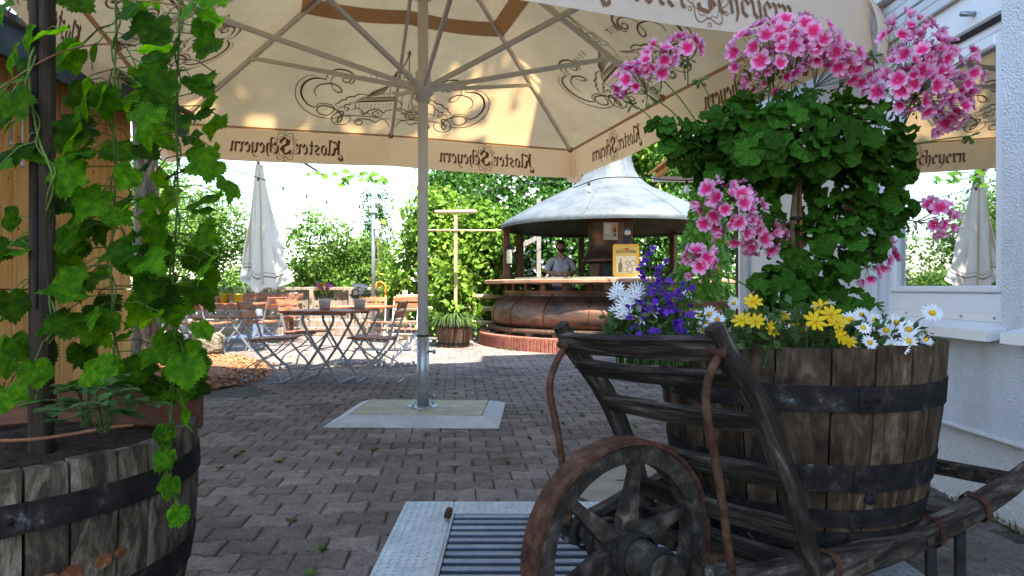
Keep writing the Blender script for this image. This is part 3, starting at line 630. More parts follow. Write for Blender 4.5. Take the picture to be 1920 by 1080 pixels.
def emblem(i_mid, b, off):
    """i_mid: ring index of the middle rib; +a runs counter-clockwise (left to right seen from outside)"""
    def fn(px, py):
        a = (965 - px) / 5.05 / F * 7.15; k = .575 + .40 * (py / 750.0)
        side = abs(a) / (S * max(k, .05)); side = min(side, .98)
        if a >= 0: return panel_pt((i_mid - 1) % 8, k, 1 - side, off)      # panel before the rib (counter-clockwise of it)
        return panel_pt(i_mid, k, side, off)
    for pts, w_ in EM_S:
        sp = spline([(p[0], p[1], 0) for p in pts], 5)
        ribbon(sp, w_ * 1.2, fn, b); ribbon([(1930 - p.x, p.y) for p in sp], w_ * 1.2, fn, b)
    for pts, w_ in EM_C:
        sub = []
        for p, q in zip(pts[:-1], pts[1:]):
            for j in range(3): sub.append((p[0] + (q[0] - p[0]) * j / 3, p[1] + (q[1] - p[1]) * j / 3))
        sub.append(pts[-1]); ribbon(sub, w_, fn, b, False)
    for (vs, fs), cx_ in ((SEIT, 1290), (Y1119, 700)):
        b.add([fn(cx_ - v[0] * 62, 210 - v[1] * 68 + abs(cx_ - v[0] * 62 - 965) * .05) for v in vs], fs)
for i in range(8):
    pn = grid(lambda k, t: panel_pt(i, .002 + .998 * k, t), 20, 14).build('canopy_panel', 'canvas', um)
    grid(lambda k, t: panel_pt(i, .372 + .058 * k, .004 + .992 * t, -.004), 2, 14).build('reinforcing_band', 'canvas_band', pn)
    grid(lambda k, t: panel_pt(i, .985 + .012 * k, t, -.005), 1, 14).build('seam', 'print' if False else 'canvas_band', pn)
    vl = grid(lambda v, t: val_pt(i, (.003 if i % 2 else 0) + .997 * t, v), 5, 22).build('valance', 'valance', um)
    L_ = (RT[i] - RT[(i + 1) % 8]).length
    b = MB()
    for off in (-.004, .004):
        word('Kloster Scheyern', 1.12, lambda x, y: val_pt(i, .5 - (x - .56) / L_, .72 - y / .33, off), b)
    tag(b.build('lettering', 'print', vl), label='dark brown blackletter words printed on the valance')
for i in (0, 2, 4, 6):
    b = MB(); emblem(i, b, -.006); emblem(i, b, .006); tag(b.build('monastery_emblem', 'print', um), label='brown line drawing of a monastery on a hill with scrollwork')
for i in (1, 3, 5, 7):                                     # loose fold of cloth hanging at each corner
    o_ = Vector((RT[i].x, RT[i].y, 0)).normalized(); sd_ = Vector((-o_.y, o_.x, 0)); vs = []
    for q in range(9):
        v = q / 8; c_ = RT[i].lerp(RB[i], v * 1.10) + o_ * (.012 + .03 * math.sin(v * 2.6)); w_ = .035 + .075 * math.sin(min(1, v * 1.1) * 2.3) ** .8
        for k in range(9): a = -1.5 + 3.0 * k / 8; vs.append(c_ + sd_ * w_ * math.sin(a) + o_ * (w_ * .55 * math.cos(a) - .02) + Vector((0, 0, -.02 * v * math.cos(a * 1.4))))
    b = MB(); b.add(vs, [(q * 9 + k, q * 9 + k + 1, (q + 1) * 9 + k + 1, (q + 1) * 9 + k) for q in range(8) for k in range(8)], None, True); b.build('corner_fold', 'valance', um)
HUB = Vector((0, 0, 2.585))
for i in range(8):
    dn = Vector((0, 0, -.03)); b = MB(); p0 = APEX + (RT[i] - APEX) * .03 + dn; p1 = APEX + (RT[i] - APEX) * .985 + dn
    b.tube([p0, p1], 1, flat=(.028, .042)); b.build('rib', 'alu_cream', um)
    jn = APEX + (RT[i] - APEX) * (.74 if i % 2 == 0 else .62) + dn * 1.6
    o = Vector((jn.x, jn.y, 0)).normalized(); b = MB(); b.tube([HUB + o * .06, jn], 1, flat=(.024, .036)); b.build('strut', 'alu_cream', um)
    b = MB(); q = RT[i]; b.box((q.x * .975, q.y * .975, q.z + .005), (.05, .05, .06), math.atan2(q.y, q.x), bev=.008); b.build('rib_pocket', 'canvas_band', um)
    b = MB(); b.box(jn, (.05, .036, .05), math.atan2(o.y, o.x), bev=.006); b.build('joint', 'alu_cream', um)
b = MB(); b.tube([(0, 0, .62), (0, 0, 4.0)], .0415, 20); pole = b.build('pole', 'alu_cream', um)
b = MB(); b.lathe([(.0425, .615), (.044, .62), (.0435, .63)], n=20); b.build('pole_ring', 'dark_iron', pole)
b = MB(); b.tube([(.03, -.032, .72), (.034, -.046, .72)], .006, 8); b.build('pole_pin', 'dark_iron', pole)
b = MB(); b.lathe([(.043, -.12), (.058, -.11), (.06, -.06), (.085, -.05), (.09, .03), (.062, .05), (.06, .12), (.044, .13)], HUB, 24); b.build('slider_hub', 'alu_cream', um)
b = MB(); b.tube(spline([HUB + Vector((-.06, -.02, -.02)), HUB + Vector((-.085, -.03, -.1)), HUB + Vector((-.07, -.03, -.2)), HUB + Vector((-.03, -.04, -.24))], 5), .007, 6); b.build('crank_hook', 'alu_cream', um)
b = MB(); b.lathe([(.043, 3.86), (.09, 3.88), (.1, 3.96), (.05, 4.03), (.0, 4.05)], n=24); b.build('crown', 'alu_cream', um)
b = MB(); b.lathe([(.043, 3.28), (.075, 3.29), (.08, 3.36), (.044, 3.37)], n=24); b.build('pole_collar', 'alu_cream', um)
b = MB(); b.tube([(0, 0, .06), (0, 0, .615)], .049, 20); b.lathe([(.049, .06), (.12, .06), (.12, .072), (.06, .076), (.049, .076)], n=24, smooth=False)
sl = b.build('ground_sleeve', 'galvanised', um)
for k in range(4):
    a = R(45 + 90 * k); b = MB(); b.tube([(.098 * math.cos(a), .098 * math.sin(a), .07), (.098 * math.cos(a), .098 * math.sin(a), .095)], .011, 6); b.build('bolt', 'galvanised', sl)
for zc_ in (.5, .15): b = MB(); b.tube([(.045, -.02, zc_), (.085, -.03, zc_), (.0851, -.03, zc_), (.1, -.034, zc_)], [.009, .009, .018, .018], 8); b.build('clamp_screw', 'galvanised', sl)
# base: ramped sheet-metal frame round four concrete slabs
bz = R(-2); ox_, oy_, ix_, iy_ = .63, .515, .50, .335
bs = MB(); bs.box((0, 0, .022), (2 * ix_ - .01, 2 * iy_ - .01, .04)); bs = bs.build('base_pan', 'galvanised', um, rot=(0, 0, bz))
cor = [(-1, -1), (1, -1), (1, 1), (-1, 1)]
for k in range(4):
    a, c2 = cor[k], cor[(k + 1) % 4]
    q = MB(); q.add([(a[0] * ox_, a[1] * oy_, .006), (c2[0] * ox_, c2[1] * oy_, .006), (c2[0] * ix_, c2[1] * iy_, .058), (a[0] * ix_, a[1] * iy_, .058), (a[0] * ox_, a[1] * oy_, .0), (c2[0] * ox_, c2[1] * oy_, .0), (c2[0] * ix_, c2[1] * iy_, .0), (a[0] * ix_, a[1] * iy_, .0)],
                    [(0, 1, 2, 3), (4, 5, 1, 0), (2, 1, 5, 6), (0, 3, 7, 4)]); q.build('ramp_side', 'zinc_sheet', bs)
    q = MB(); q.box((a[0] * (ix_ / 2), a[1] * (iy_ / 2), .045), (ix_ - .012, iy_ - .012, .03), bev=.004); q.build('ballast_slab', 'concrete_slab', bs)
for k in range(2):
    q = MB(); q.box((0, 0, .05), (2 * ix_, .011, .022) if k == 0 else (.011, 2 * iy_, .0225)); q.build('cross_bar', 'galvanised', bs)
# ================================================================== barrels
def barrel(name, label, loc, prof, n, hoops, wood, rz=0, soil=.07, cat='barrel', thick=.028, hole=None):
    """prof: [(r, z)] from bottom to top; each stave is a part; hoops [(z, height)]"""
    t = thing(name, label, cat, loc, rz)
    zs = [p[1] for p in prof]; rs = [p[0] for p in prof]
    rad = lambda z: float(np.interp(z, zs, rs))
    def stave(w, dz):
        b = MB(); zz = list(np.linspace(zs[0], zs[-1] + dz, 9)); h = w / 2; vs = []
        for z in zz:
            r0 = rad(z)
            for a, r in ((-h, r0), (-h * .34, r0 + .0035), (h * .34, r0 + .0035), (h, r0), (h, r0 - thick), (-h, r0 - thick)): vs.append((r * math.cos(a), r * math.sin(a), z))
        fs = []
        for i in range(8):
            for k in range(6): fs.append((i * 6 + k, i * 6 + (k + 1) % 6, (i + 1) * 6 + (k + 1) % 6, (i + 1) * 6 + k))
        fs += [(5, 4, 3, 2, 1, 0), tuple(48 + k for k in range(6))]
        return b.add(vs, fs).mesh('stave')
    ws = [random.choice((.8, 1, 1, 1.2)) for k in range(n)]; tot = sum(ws); a = 0
    cache = {}
    for w_ in ws:
        wd = w_ / tot * 2 * math.pi; key = (w_, random.choice((0, .003, -.004)))
        if key not in cache: cache[key] = stave(wd - .006 / rs[-1], key[1])
        link('stave', cache[key], wood, t, rot=(0, 0, a + wd / 2)); a += wd
    for (z, h) in hoops:
        b = MB(); r0, r1 = rad(z - h / 2) + .004, rad(z + h / 2) + .004
        b.lathe([(r0, z - h / 2), (r1, z + h / 2), (r1 + .0035, z + h / 2), (r0 + .0035, z - h / 2)], n=72, close=True, smooth=False)
        # riveted overlap
        a_ = -1.15; am = .16
        b.lathe([(r0 + .004, z - h / 2), (r1 + .004, z + h / 2), (r1 + .0075, z + h / 2), (r0 + .0075, z - h / 2)], n=6, a0=a_, a1=a_ + am, close=True, smooth=False)
        hp = b.build('hoop', 'hoop', t)
        for q in (.3, .7):
            b = MB(); aa = a_ + am * q; rr = (r0 + r1) / 2 + .0075; b.tube([(rr * math.cos(aa), rr * math.sin(aa), z), ((rr + .005) * math.cos(aa), (rr + .005) * math.sin(aa), z)], .007, 8); b.build('rivet', 'hoop', hp)
    zt = zs[-1] - soil; rt = rad(zt) - thick
    b = MB(); n_ = 40; vs = [(0, 0, zt + .03)]; fs = []
    for k in range(1, 8):
        for j in range(n_):
            an = 2 * math.pi * j / n_; vs.append((rt * k / 7 * math.cos(an), rt * k / 7 * math.sin(an), zt + (.03 * (1 - k / 7)) + U(-.01, .01) * (k < 7)))
    for j in range(n_): fs.append((0, 1 + j, 1 + (j + 1) % n_))
    for k in range(6):
        for j in range(n_): fs.append((1 + k * n_ + j, 1 + (k + 1) * n_ + j, 1 + (k + 1) * n_ + (j + 1) % n_, 1 + k * n_ + (j + 1) % n_))
    b.add(vs, fs, None, True).build('soil', 'soil', t)
    if hole:
        b = MB(); an, z = hole; rr = rad(z) + .004; n1 = Vector((math.cos(an), math.sin(an), 0)); b.tube([n1 * (rr - .004) + Vector((0, 0, z)), n1 * (rr + .0015) + Vector((0, 0, z))], .017, 14); b.build('bung_hole', 'pit', t)
    return t
BR = Vector((.968, 2.25, .235))
barrel('planter_barrel', 'dark half barrel planter full of flowers standing on the wheelbarrow', BR,
       [(.368, 0), (.408, .2), (.438, .42), (.449, .60)], 23, [(.035, .06), (.105, .055), (.225, .08), (.455, .075)], 'old_oak', R(-25), soil=.05, cat='planter', hole=(R(-58), .165))
BL = Vector((-1.285, 1.6, -.035))
bl = barrel('planter_barrel', 'grey weathered half barrel holding the wooden post and hop vines', BL,
       [(.375, 0), (.42, .2), (.455, .42), (.462, .56), (.455, .68)], 30, [(.13, .07), (.355, .075), (.585, .06)], 'grey_oak', R(12), soil=.05, cat='planter')
# reddish paint remains on the staves
for (a0, a1, z0, z1) in ((-.95, -.86, .428, .462), (-.86, -.77, .425, .467), (-.72, -.64, .436, .468), (-.63, -.57, .445, .468), (-1.3, -1.22, .42, .45), (-1.2, -1.14, .425, .446)):
    b = MB()
    pts = []
    for q in range(26):
        u = 2 * math.pi * q / 26; k = 1 + U(-.1, .1); pts.append(((a0 + a1) / 2 + (a1 - a0) / 2 * math.cos(u) * k, (z0 + z1) / 2 + (z1 - z0) / 2 * math.sin(u) * k))
    r_ = .4625; cen = len(pts); vs = [(r_ * math.cos(p), r_ * math.sin(p), q) for p, q in pts] + [(r_ * math.cos((a0 + a1) / 2), r_ * math.sin((a0 + a1) / 2), (z0 + z1) / 2)]
    b.add(vs, [(k, (k + 1) % cen, cen) for k in range(cen)]); b.build('paint_remains', 'rust_patch', bl)
# boards that raise the rim at the back
for (a, b_) in (((-.50, .19), (.02, .30)), ((.03, .30), (.455, .12))):
    a, b_ = Vector((*a, 0)), Vector((*b_, 0)); m_ = (a + b_) / 2; d_ = b_ - a
    q = MB(); q.box((m_.x, m_.y, .70), (d_.length, .028, .11), math.atan2(d_.y, d_.x), bev=.005); q.build('rim_board', 'brown_board', bl)

# ================================================================== the wheelbarrow
WB = Vector((.295, 1.75, .298))                       # wheel centre
AX = Vector((.775, .632, 0)).normalized(); AC = Vector((-AX.y, AX.x, 0))   # along (to the handles) and across (to the far side)
ww = thing('wheelbarrow', 'old dark wooden wheelbarrow with a slatted headboard and spoked wheel', 'wheelbarrow', (WB.x, WB.y, 0))
def wo(b): b.v = [(x - WB.x, y - WB.y, z) for x, y, z in b.v]; return b
yaw = R(-9); wn = Matrix.Rotation(yaw, 3, 'Z') @ AC; wa = Matrix.Rotation(yaw, 3, 'Z') @ AX
WF = basis(wa, Vector((0, 0, 1)), wn * -1, WB)      # local: x along, y up, z towards the near side
def wheel_lathe(prof, n=56): # profile (r, z) about the axle
    b = MB(); b.lathe(prof, n=n, close=True, smooth=False); b.v = [tuple(WF @ Vector(p)) for p in b.v]; return b
b = wheel_lathe([(.235, -.026), (.285, -.028), (.285, .028), (.235, .026)]); whl = wo(b).build('wheel', 'wheel_wood', ww)
b = wheel_lathe([(.2855, -.036), (.297, -.036), (.297, .036), (.2855, .036)]); wo(b).build('iron_tyre', 'rust_iron', whl)
b = wheel_lathe([(.0, -.17), (.032, -.17), (.036, -.1), (.052, -.06), (.058, -.02), (.058, .03), (.052, .07), (.045, .13), (.043, .17), (0, .17)], 24); wo(b).build('hub', 'wheel_wood', whl)
for z in (-.155, -.065, .065, .15):
    r = .058 if abs(z) < .1 else .046; b = wheel_lathe([(r, z - .012), (r + .006, z - .012), (r + .006, z + .012), (r, z + .012)], 24); wo(b).build('hub_ring', 'dark_iron', whl)
for k in range(6):
    a = R(18 + 60 * k); d_ = Vector((math.cos(a), math.sin(a), 0)); pr = []
    b = MB()
    for r, w_, t_ in ((.045, .052, .04), (.11, .046, .036), (.17, .032, .028), (.242, .026, .026)):
        q = Vector((-d_.y, d_.x, 0))
        for sx, sy in ((-1, -1), (1, -1), (1, 1), (-1, 1)): pr.append(tuple(WF @ (d_ * r + q * sx * w_ / 2 + Vector((0, 0, sy * t_ / 2)))))
    b.add(pr, [(i * 4 + j, i * 4 + (j + 1) % 4, (i + 1) * 4 + (j + 1) % 4, (i + 1) * 4 + j) for i in range(3) for j in range(4)]); wo(b).build('spoke', 'wheel_wood', whl)
INV = {}
def inside(b, o):                                 # world coordinates -> the local frame of an oriented piece
    b.v = [tuple(INV[o.name] @ Vector(v)) for v in b.v]; return b
def oriented(b, p0, xdir, name, m, parent):      # local x runs along the piece so the grain follows it
    xa = Vector(xdir).normalized(); ya = Vector((0, 0, 1)).cross(xa).normalized(); za = xa.cross(ya); M_ = basis(xa, ya, za, p0); I_ = M_.inverted()
    b.v = [tuple(I_ @ Vector(v)) for v in b.v]
    o_ = b.build(name, m, parent, mtx=Matrix.Translation((-WB.x, -WB.y, 0)) @ M_); INV[o_.name] = I_; return o_
def beam(pts, ws, name, m='barrow_wood', parent=None, oct_=True):
    sp = spline(pts, 6); n = len(sp); b = MB(); rr = [float(np.interp(i / (n - 1), np.linspace(0, 1, len(ws)), ws)) for i in range(n)]
    if oct_:     # chamfered square section with slight unevenness
        vs = []
        for i, p in enumerate(sp):
            t = (sp[min(i + 1, n - 1)] - sp[max(i - 1, 0)]).normalized(); sd = t.cross(Vector((0, 0, 1))).normalized(); up = sd.cross(t); w_ = rr[i] * U(.96, 1.04)
            for sx, sy in ((-1, -.6), (-.6, -1), (.6, -1), (1, -.6), (1, .6), (.6, 1), (-.6, 1), (-1, .6)): vs.append(p + sd * sx * w_ + up * sy * w_)
        fs = [(i * 8 + j, i * 8 + (j + 1) % 8, (i + 1) * 8 + (j + 1) % 8, (i + 1) * 8 + j) for i in range(n - 1) for j in range(8)] + [tuple(range(7, -1, -1)), tuple((n - 1) * 8 + j for j in range(8))]
        b.add(vs, fs)
    else: b.tube(sp, rr, 8)
    return oriented(b, pts[0], pts[-1] - pts[0], name, m, parent or ww)
near = [P(1330, 1082, 1.60), P(1420, 1085, 1.66), P(1560, 1060, 1.76), P(1700, 1015, 1.93), P(1830, 950, 2.06), P(1940, 875, 2.14), P(2010, 815, 2.2)]
nb = beam(near, [.030, .034, .036, .036, .034, .026, .024], 'shaft')
# iron straps and mortise plugs on the near shaft
nsp = spline(near, 12)
def strap(i, w_, m='rust_iron'):
    p, q = nsp[i], nsp[i + 1]; t = (q - p).normalized(); sd = t.cross(Vector((0, 0, 1))).normalized(); up = sd.cross(t)
    b = MB(); r = .041; ring_ = [(-1, -.65), (-.65, -1), (.65, -1), (1, -.65), (1, .65), (.65, 1), (-.65, 1), (-1, .65)]; vs = []
    for tt, k in ((-w_ / 2, 1), (w_ / 2, 1)): vs += [p + t * tt + sd * a * r + up * c_ * r for a, c_ in ring_]
    b.add(vs, [(j, (j + 1) % 8, 8 + (j + 1) % 8, 8 + j) for j in range(8)]); inside(b, nb).build('iron_strap', m, nb)
for i in (23, 40, 48): strap(i, .028)
for i in (28, 33, 38, 44):
    p, q = nsp[i], nsp[i + 1]; t = (q - p).normalized(); sd = t.cross(Vector((0, 0, 1))).normalized(); up = sd.cross(t); b = MB()
    rot = Matrix((t, sd, up)).transposed(); b.box(p + sd * .036, (.028, .006, .022), rot=rot); inside(b, nb).build('mortise_plug', 'wet_wood', nb)
far0 = WB + AC * .2
far = [Vector((far0.x, far0.y, .28)), Vector((far0.x, far0.y, .27)) + AX * .35 + AC * .1, Vector((far0.x, far0.y, .25)) + AX * .9 + AC * .26, Vector((far0.x, far0.y, .30)) + AX * 1.35 + AC * .34, Vector((far0.x, far0.y, .42)) + AX * 1.6 + AC * .38]
far = [p if p.x < 1.95 else Vector((1.95, p.y, p.z)) for p in far]
beam(far, [.030, .034, .036, .034, .028], 'shaft')
NT, NB_ = P(1338, 612, 1.55), P(1530, 1082, 1.70)      # near stile: top, foot
wd = AC * .53
def stile(a, c_, bow):
    pts = [a, a.lerp(c_, .12) + bow * .2, a.lerp(c_, .35) + bow, a.lerp(c_, .65) + bow * .8, a.lerp(c_, .9) + bow * .1, c_]
    return beam(pts, [.021, .026, .027, .026, .025, .022], 'stile')
stile(NT, NB_, AX * .045 + Vector((0, 0, .012)))
FT, FB = NT + wd + Vector((0, 0, -.02)), NB_ + wd
stile(FT, FB, AX * .045 + Vector((0, 0, .012)))
bow = AX * .045 + Vector((0, 0, .012))
def spt(a, c_, u): return [v for v in spline([a, a.lerp(c_, .12) + bow * .2, a.lerp(c_, .35) + bow, a.lerp(c_, .65) + bow * .8, a.lerp(c_, .9) + bow * .1, c_], 20)][int(u * 100)]
for k, u in enumerate((.13, .27, .42, .57, .71, .85)):
    p, q = spt(NT, NB_, u), spt(FT, FB, u); dn = (spt(NT, NB_, min(.99, u + .05)) - spt(NT, NB_, u - .05)).normalized()
    ac = (q - p).normalized(); nn = ac.cross(dn).normalized(); h = (.064, .050, .054, .050, .054, .060)[k]
    b = MB(); m = 9; vs = []
    for i in range(m + 1):
        f = i / m; c0 = p.lerp(q, f) + nn * (.012 * math.sin(math.pi * f) + .016); hh = h / 2 * (1 + .05 * math.sin(f * 7 + k * 2))
        for sx, sy in ((-1, -1), (1, -1), (1, 1), (-1, 1)): vs.append(c0 + nn * sx * .011 + dn * sy * (hh if sy > 0 else hh * .95))
    b.add(vs, [(i * 4 + j, i * 4 + (j + 1) % 4, (i + 1) * 4 + (j + 1) % 4, (i + 1) * 4 + j) for i in range(m) for j in range(4)] + [(3, 2, 1, 0), tuple(m * 4 + j for j in range(4))])
    oriented(b, p, q - p, 'slat', 'barrow_wood', ww)
# bent iron stays in front of the headboard
for (p0, foot) in ((spt(NT, NB_, .17), P(1372, 1075, 1.60)), (spt(FT, FB, .17), far[0] + Vector((0, 0, .03)))):
    a = p0 - AX * .02; c1 = a + Vector((-.035, -.02, -.06)); c2 = a.lerp(foot, .25) - AX * .07; c3 = a.lerp(foot, .55) - AX * .035
    b = MB(); b.tube(spline([a, c1, c2, c3, foot], 8), .0105, 8); st = wo(b).build('iron_stay', 'rust_iron', ww)
    b = MB(); b.tube([a - AC * .02 - AX * .008, a + AC * .02 - AX * .008], .013, 8); wo(b).build('stay_bolt', 'rust_iron', st)
# cross members carrying the bed, bed boards and legs
for u in (.42, .62, .80):
    i = int(u * (len(nsp) - 1)); p = nsp[i]; q = p + AC * .62; b = MB(); b.tube([p + Vector((0, 0, -.02)), Vector((min(q.x, 1.9), q.y, p.z - .02))], 1, flat=(.05, .045)); wo(b).build('cross_member', 'barrow_wood', ww)
for k in range(5):
    b = MB(); p = Vector((BR.x, BR.y, .218)) + AC * (-.3 + k * .15) - AX * .05; b.box(p, (1.0, .13, .022), math.atan2(AX.y, AX.x), bev=.004); wo(b).build('bed_board', 'wet_wood', ww)
for i in (40, 45):
    p = nsp[i]; b = MB(); b.tube([p + Vector((0, 0, -.02)), Vector((p.x + .01, p.y + .01, 0))], 1, flat=(.03, .014)); wo(b).build('leg', 'dark_iron', ww)
    q = p + AC * .6; q.x = min(q.x, 1.92); b = MB(); b.tube([q + Vector((0, 0, -.03)), Vector((q.x, q.y, 0))], 1, flat=(.03, .014)); wo(b).build('leg', 'dark_iron', ww)
# ================================================================== leaves and flowers
def leaf_mesh(name, rfun, cen, n=56, fold=.18, droop=.2, ripple=.03, rl=5, seed=0):
    rs = random.Random(seed); b = MB(); vs = [(cen[0], cen[1], 0)]; va = [.35]
    for ring_, k in ((0, .5), (1, 1.0)):
        for j in range(n):
            th = 2 * math.pi * j / n; r = rfun(th) * (k if ring_ else .5); vs.append((cen[0] + r * math.sin(th), cen[1] + r * math.cos(th), 0)); va.append(.5 if ring_ == 0 else .6)
    out = []
    for i, (x, y, z) in enumerate(vs):
        rr = math.hypot(x - cen[0], y - cen[1]); th = math.atan2(x - cen[0], y - cen[1])
        z = fold * abs(x) * .8 - fold * x * x * 1.6 - droop * (y * y) + ripple * rr * 2 * math.sin(rl * th + seed)
        out.append((x, y, z))
    fs = [(0, 1 + (j + 1) % n, 1 + j) for j in range(n)] + [(1 + j, 1 + (j + 1) % n, 1 + n + (j + 1) % n, 1 + n + j) for j in range(n)]
    return b.add(out, fs, va, True).mesh(name)
def hop_r(th, s):
    th = (th + math.pi) % (2 * math.pi) - math.pi; a = abs(th)
    key = [0, .42, .62, 1.0, 1.35, 1.62, 2.1, 2.5, 2.85, math.pi]; val = [.72, .50, .44, .60, .50, .44, .50, .46, .40, .22]
    if s == 1: val = [.74, .56, .53, .58, .52, .49, .48, .44, .38, .24]      # barely lobed
    r = float(np.interp(a, key, val)); j = round((th % (2 * math.pi)) / (2 * math.pi) * 64)
    return r * (1.05 if j % 2 == 0 else .93)
HOP = [leaf_mesh('hop_leaf', lambda t, s=s: hop_r(t, s % 2), (0, .28), 64, U(.15, .45), U(.1, .4), .05, random.choice((3, 4, 5)), s) for s in range(5)]
def ger_r(th):
    a = abs((th + math.pi) % (2 * math.pi) - math.pi); r = .5 * (1 + .05 * math.cos(7 * th) + .022 * math.cos(28 * th))
    return r * (1 if a < 2.75 else float(np.interp(a, [2.75, math.pi], [1, .12])))
GER = [leaf_mesh('geranium_leaf', ger_r, (0, .0), 56, U(.02, .12), U(.05, .25), .06, 7, s * 1.3) for s in range(4)]
def leaf_mtx(p, n, t, s):
    n = Vector(n).normalized(); t = Vector(t); t = (t - n * t.dot(n)); t = t.normalized() if t.length > 1e-6 else n.orthogonal().normalized()
    x = t.cross(n); return Matrix.Translation(p) @ basis(x, t, n).to_4x4() @ Matrix.Diagonal((s, s, s, 1))
def rel(parent, M): return Matrix.Translation(-parent.location) @ M

# ------------------------------------------------------------------ post, strings and hop vines in the left barrel
pz = .60; pb = P(77, 815, 1.56)
post = thing('wooden_post', 'cracked round wooden post standing upright in the left barrel', 'post', (pb.x, pb.y, pz))
b = MB(); n = 18; vs = []
for z, r in ((-.05, .027), (.3, .026), (.8, .0265), (1.3, .027), (2.2, .026)):
    for k in range(n): a = 2 * math.pi * k / n; rr = r * (1 - .22 * math.exp(-((a - 4.9) / .16) ** 2)) * (1 + .02 * math.sin(5 * a + z * 3)); vs.append((rr * math.cos(a) + .004 * math.sin(z * 2), rr * math.sin(a), z))
b.add(vs, [(i * n + k, i * n + (k + 1) % n, (i + 1) * n + (k + 1) % n, (i + 1) * n + k) for i in range(4) for k in range(n)], None, True); b.build('shaft', 'post_wood', post)
b = MB(); b.box((.0055, -.0225, 1.2), (.005, .006, 1.7)); b.build('crack', 'pit', post)
tw = thing('dry_twig', 'thin red-brown twig lying across the left barrel', 'twig', P(120, 822, 1.45)); tl = tw.location
b = MB(); b.tube([q - tl for q in spline([P(-60, 828, 1.36), P(60, 824, 1.42), P(140, 813, 1.47), P(200, 802, 1.5), P(250, 797, 1.52)], 6)], .004, 6); b.build('stick', 'twig', tw)
def vine(label, base, strand, leaves, sizes, name='hop_vine', sub=.14):
    v = thing(name, label, 'vine', base); b = MB(); mtx = []
    sp = spline(strand, 8); b.tube([p - v.location for p in sp], .0032, 6)
    ph = 0; tw_ = []
    for i, p in enumerate(sp):
        ph += .9; tw_.append(p + Vector((.009 * math.cos(ph), .009 * math.sin(ph), 0)) - v.location)
    b.tube(tw_, .0022, 5)
    for (p, s, n_, t_) in leaves:
        near_ = min(sp, key=lambda q: (q - (p + Vector((0, 0, .03)))).length); q = [near_ - v.location, (near_ * .5 + p * .5) + Vector((0, 0, .015)) - v.location, p - v.location]
        b.tube(q, .0016, 4, cap=False)
        link('leaf', random.choice(HOP), 'hop_leaf', v, mtx=Matrix.Translation(-v.location) @ leaf_mtx(p, n_, t_, s))
    b.build('bine', 'stem_green', v); return v
def hop_leaves(pts, smin, smax, d, dv=.1):
    out = []
    for (x, y) in pts:
        p = P(x + U(-8, 8), y + U(-8, 8), d + U(-dv, dv)); s = U(smin, smax)
        n_ = Vector((U(-.7, .7), -1 + U(-.1, .9), U(.05, 1.1))); t_ = Vector((U(-.9, .9), -.2, -.55 + U(-.5, .45)))
        out.append((p - t_.normalized() * s * .3, s, n_, t_))
    return out
def around(x0, ys, n, spread, skip=0):
    return [(x0(y) + random.choice((-1, 1)) * U(.1, 1) ** .8 * spread(y), y) for y in [U(*ys) for k in range(n)]]
sx2 = lambda y: 213 + 8 * math.sin(y / 90); sx3 = lambda y: 333 + 6 * math.sin(y / 70)
L1 = [(50, 58), (105, 70), (20, 92), (60, 118), (36, 155), (25, 190), (36, 228), (5, 222), (36, 278), (10, 330), (28, 300), (60, 275), (15, 400), (80, 385), (4, 470), (22, 465), (45, 480), (18, 560), (8, 600), (14, 690), (60, 700), (35, 660), (40, 720), (10, 740), (105, 395), (112, 480), (12, 20), (30, 640), (75, 655), (5, 655)]
v1 = vine('hop vine winding round the wooden post at the left edge', (pb.x - .05, pb.y + .03, .63), [P(70, 800, 1.58), P(50, 700, 1.60), P(105, 600, 1.53), P(62, 480, 1.60), P(100, 350, 1.52), P(70, 250, 1.53), P(55, 120, 1.52), P(95, 20, 1.6), P(60, -40, 1.6)], hop_leaves(L1, .06, .098, 1.56, .07), None)
L2 = around(sx2, (-30, 470), 48, lambda y: 95) + around(sx2, (420, 760), 25, lambda y: 80) + [(150, 260), (160, 205), (140, 300), (240, 20), (150, 15), (265, 130), (170, 100), (255, 455), (165, 375), (160, 250), (125, 230), (230, 300), (270, 240), (140, 620), (165, 650), (120, 590), (190, 700), (150, 720), (220, 690), (245, 640), (130, 560)]
v2 = vine('dense hop vine climbing the string nearest the wooden post', P(200, 800, 1.62), [P(195, 800, 1.62), P(215, 640, 1.62), P(208, 500, 1.62), P(216, 350, 1.62), P(212, 200, 1.62), P(218, 60, 1.62), P(214, -60, 1.62)], hop_leaves(L2, .058, .098, 1.62, .13), None)
L3 = around(sx3, (-20, 560), 32, lambda y: 68) + around(sx3, (540, 780), 16, lambda y: 42) + [(405, 55), (385, 25), (395, 95), (375, 150), (380, 230), (410, 240), (385, 200), (395, 300), (415, 345), (380, 400), (400, 375), (300, 420), (290, 330), (285, 480), (370, 480), (300, 560), (365, 540), (320, 640), (345, 680), (330, 730), (335, 770), (350, 650), (310, 700), (350, 20), (300, 60), (330, 110)]
v3 = vine('looser hop vine on the outer string beside the umbrella canopy', P(315, 800, 1.66), [P(318, 800, 1.66), P(330, 640, 1.66), P(325, 520, 1.66), P(333, 350, 1.66), P(330, 200, 1.66), P(336, 60, 1.66), P(334, -60, 1.66)], hop_leaves(L3, .055, .094, 1.66, .1), None)
L4 = [(318, 845), (322, 895), (338, 950), (310, 800)]
v4 = vine('short hop shoot hanging down over the front of the left barrel', P(318, 800, 1.45), [P(320, 790, 1.50), P(312, 830, 1.38), P(314, 890, 1.37), P(335, 950, 1.38)], [(P(x, y, 1.36) , U(.035, .055), Vector((U(-.3, .3), -1, .5)), Vector((U(-.5, .5), 0, -1))) for x, y in L4 for k in range(3)], None, 'hop_shoot')
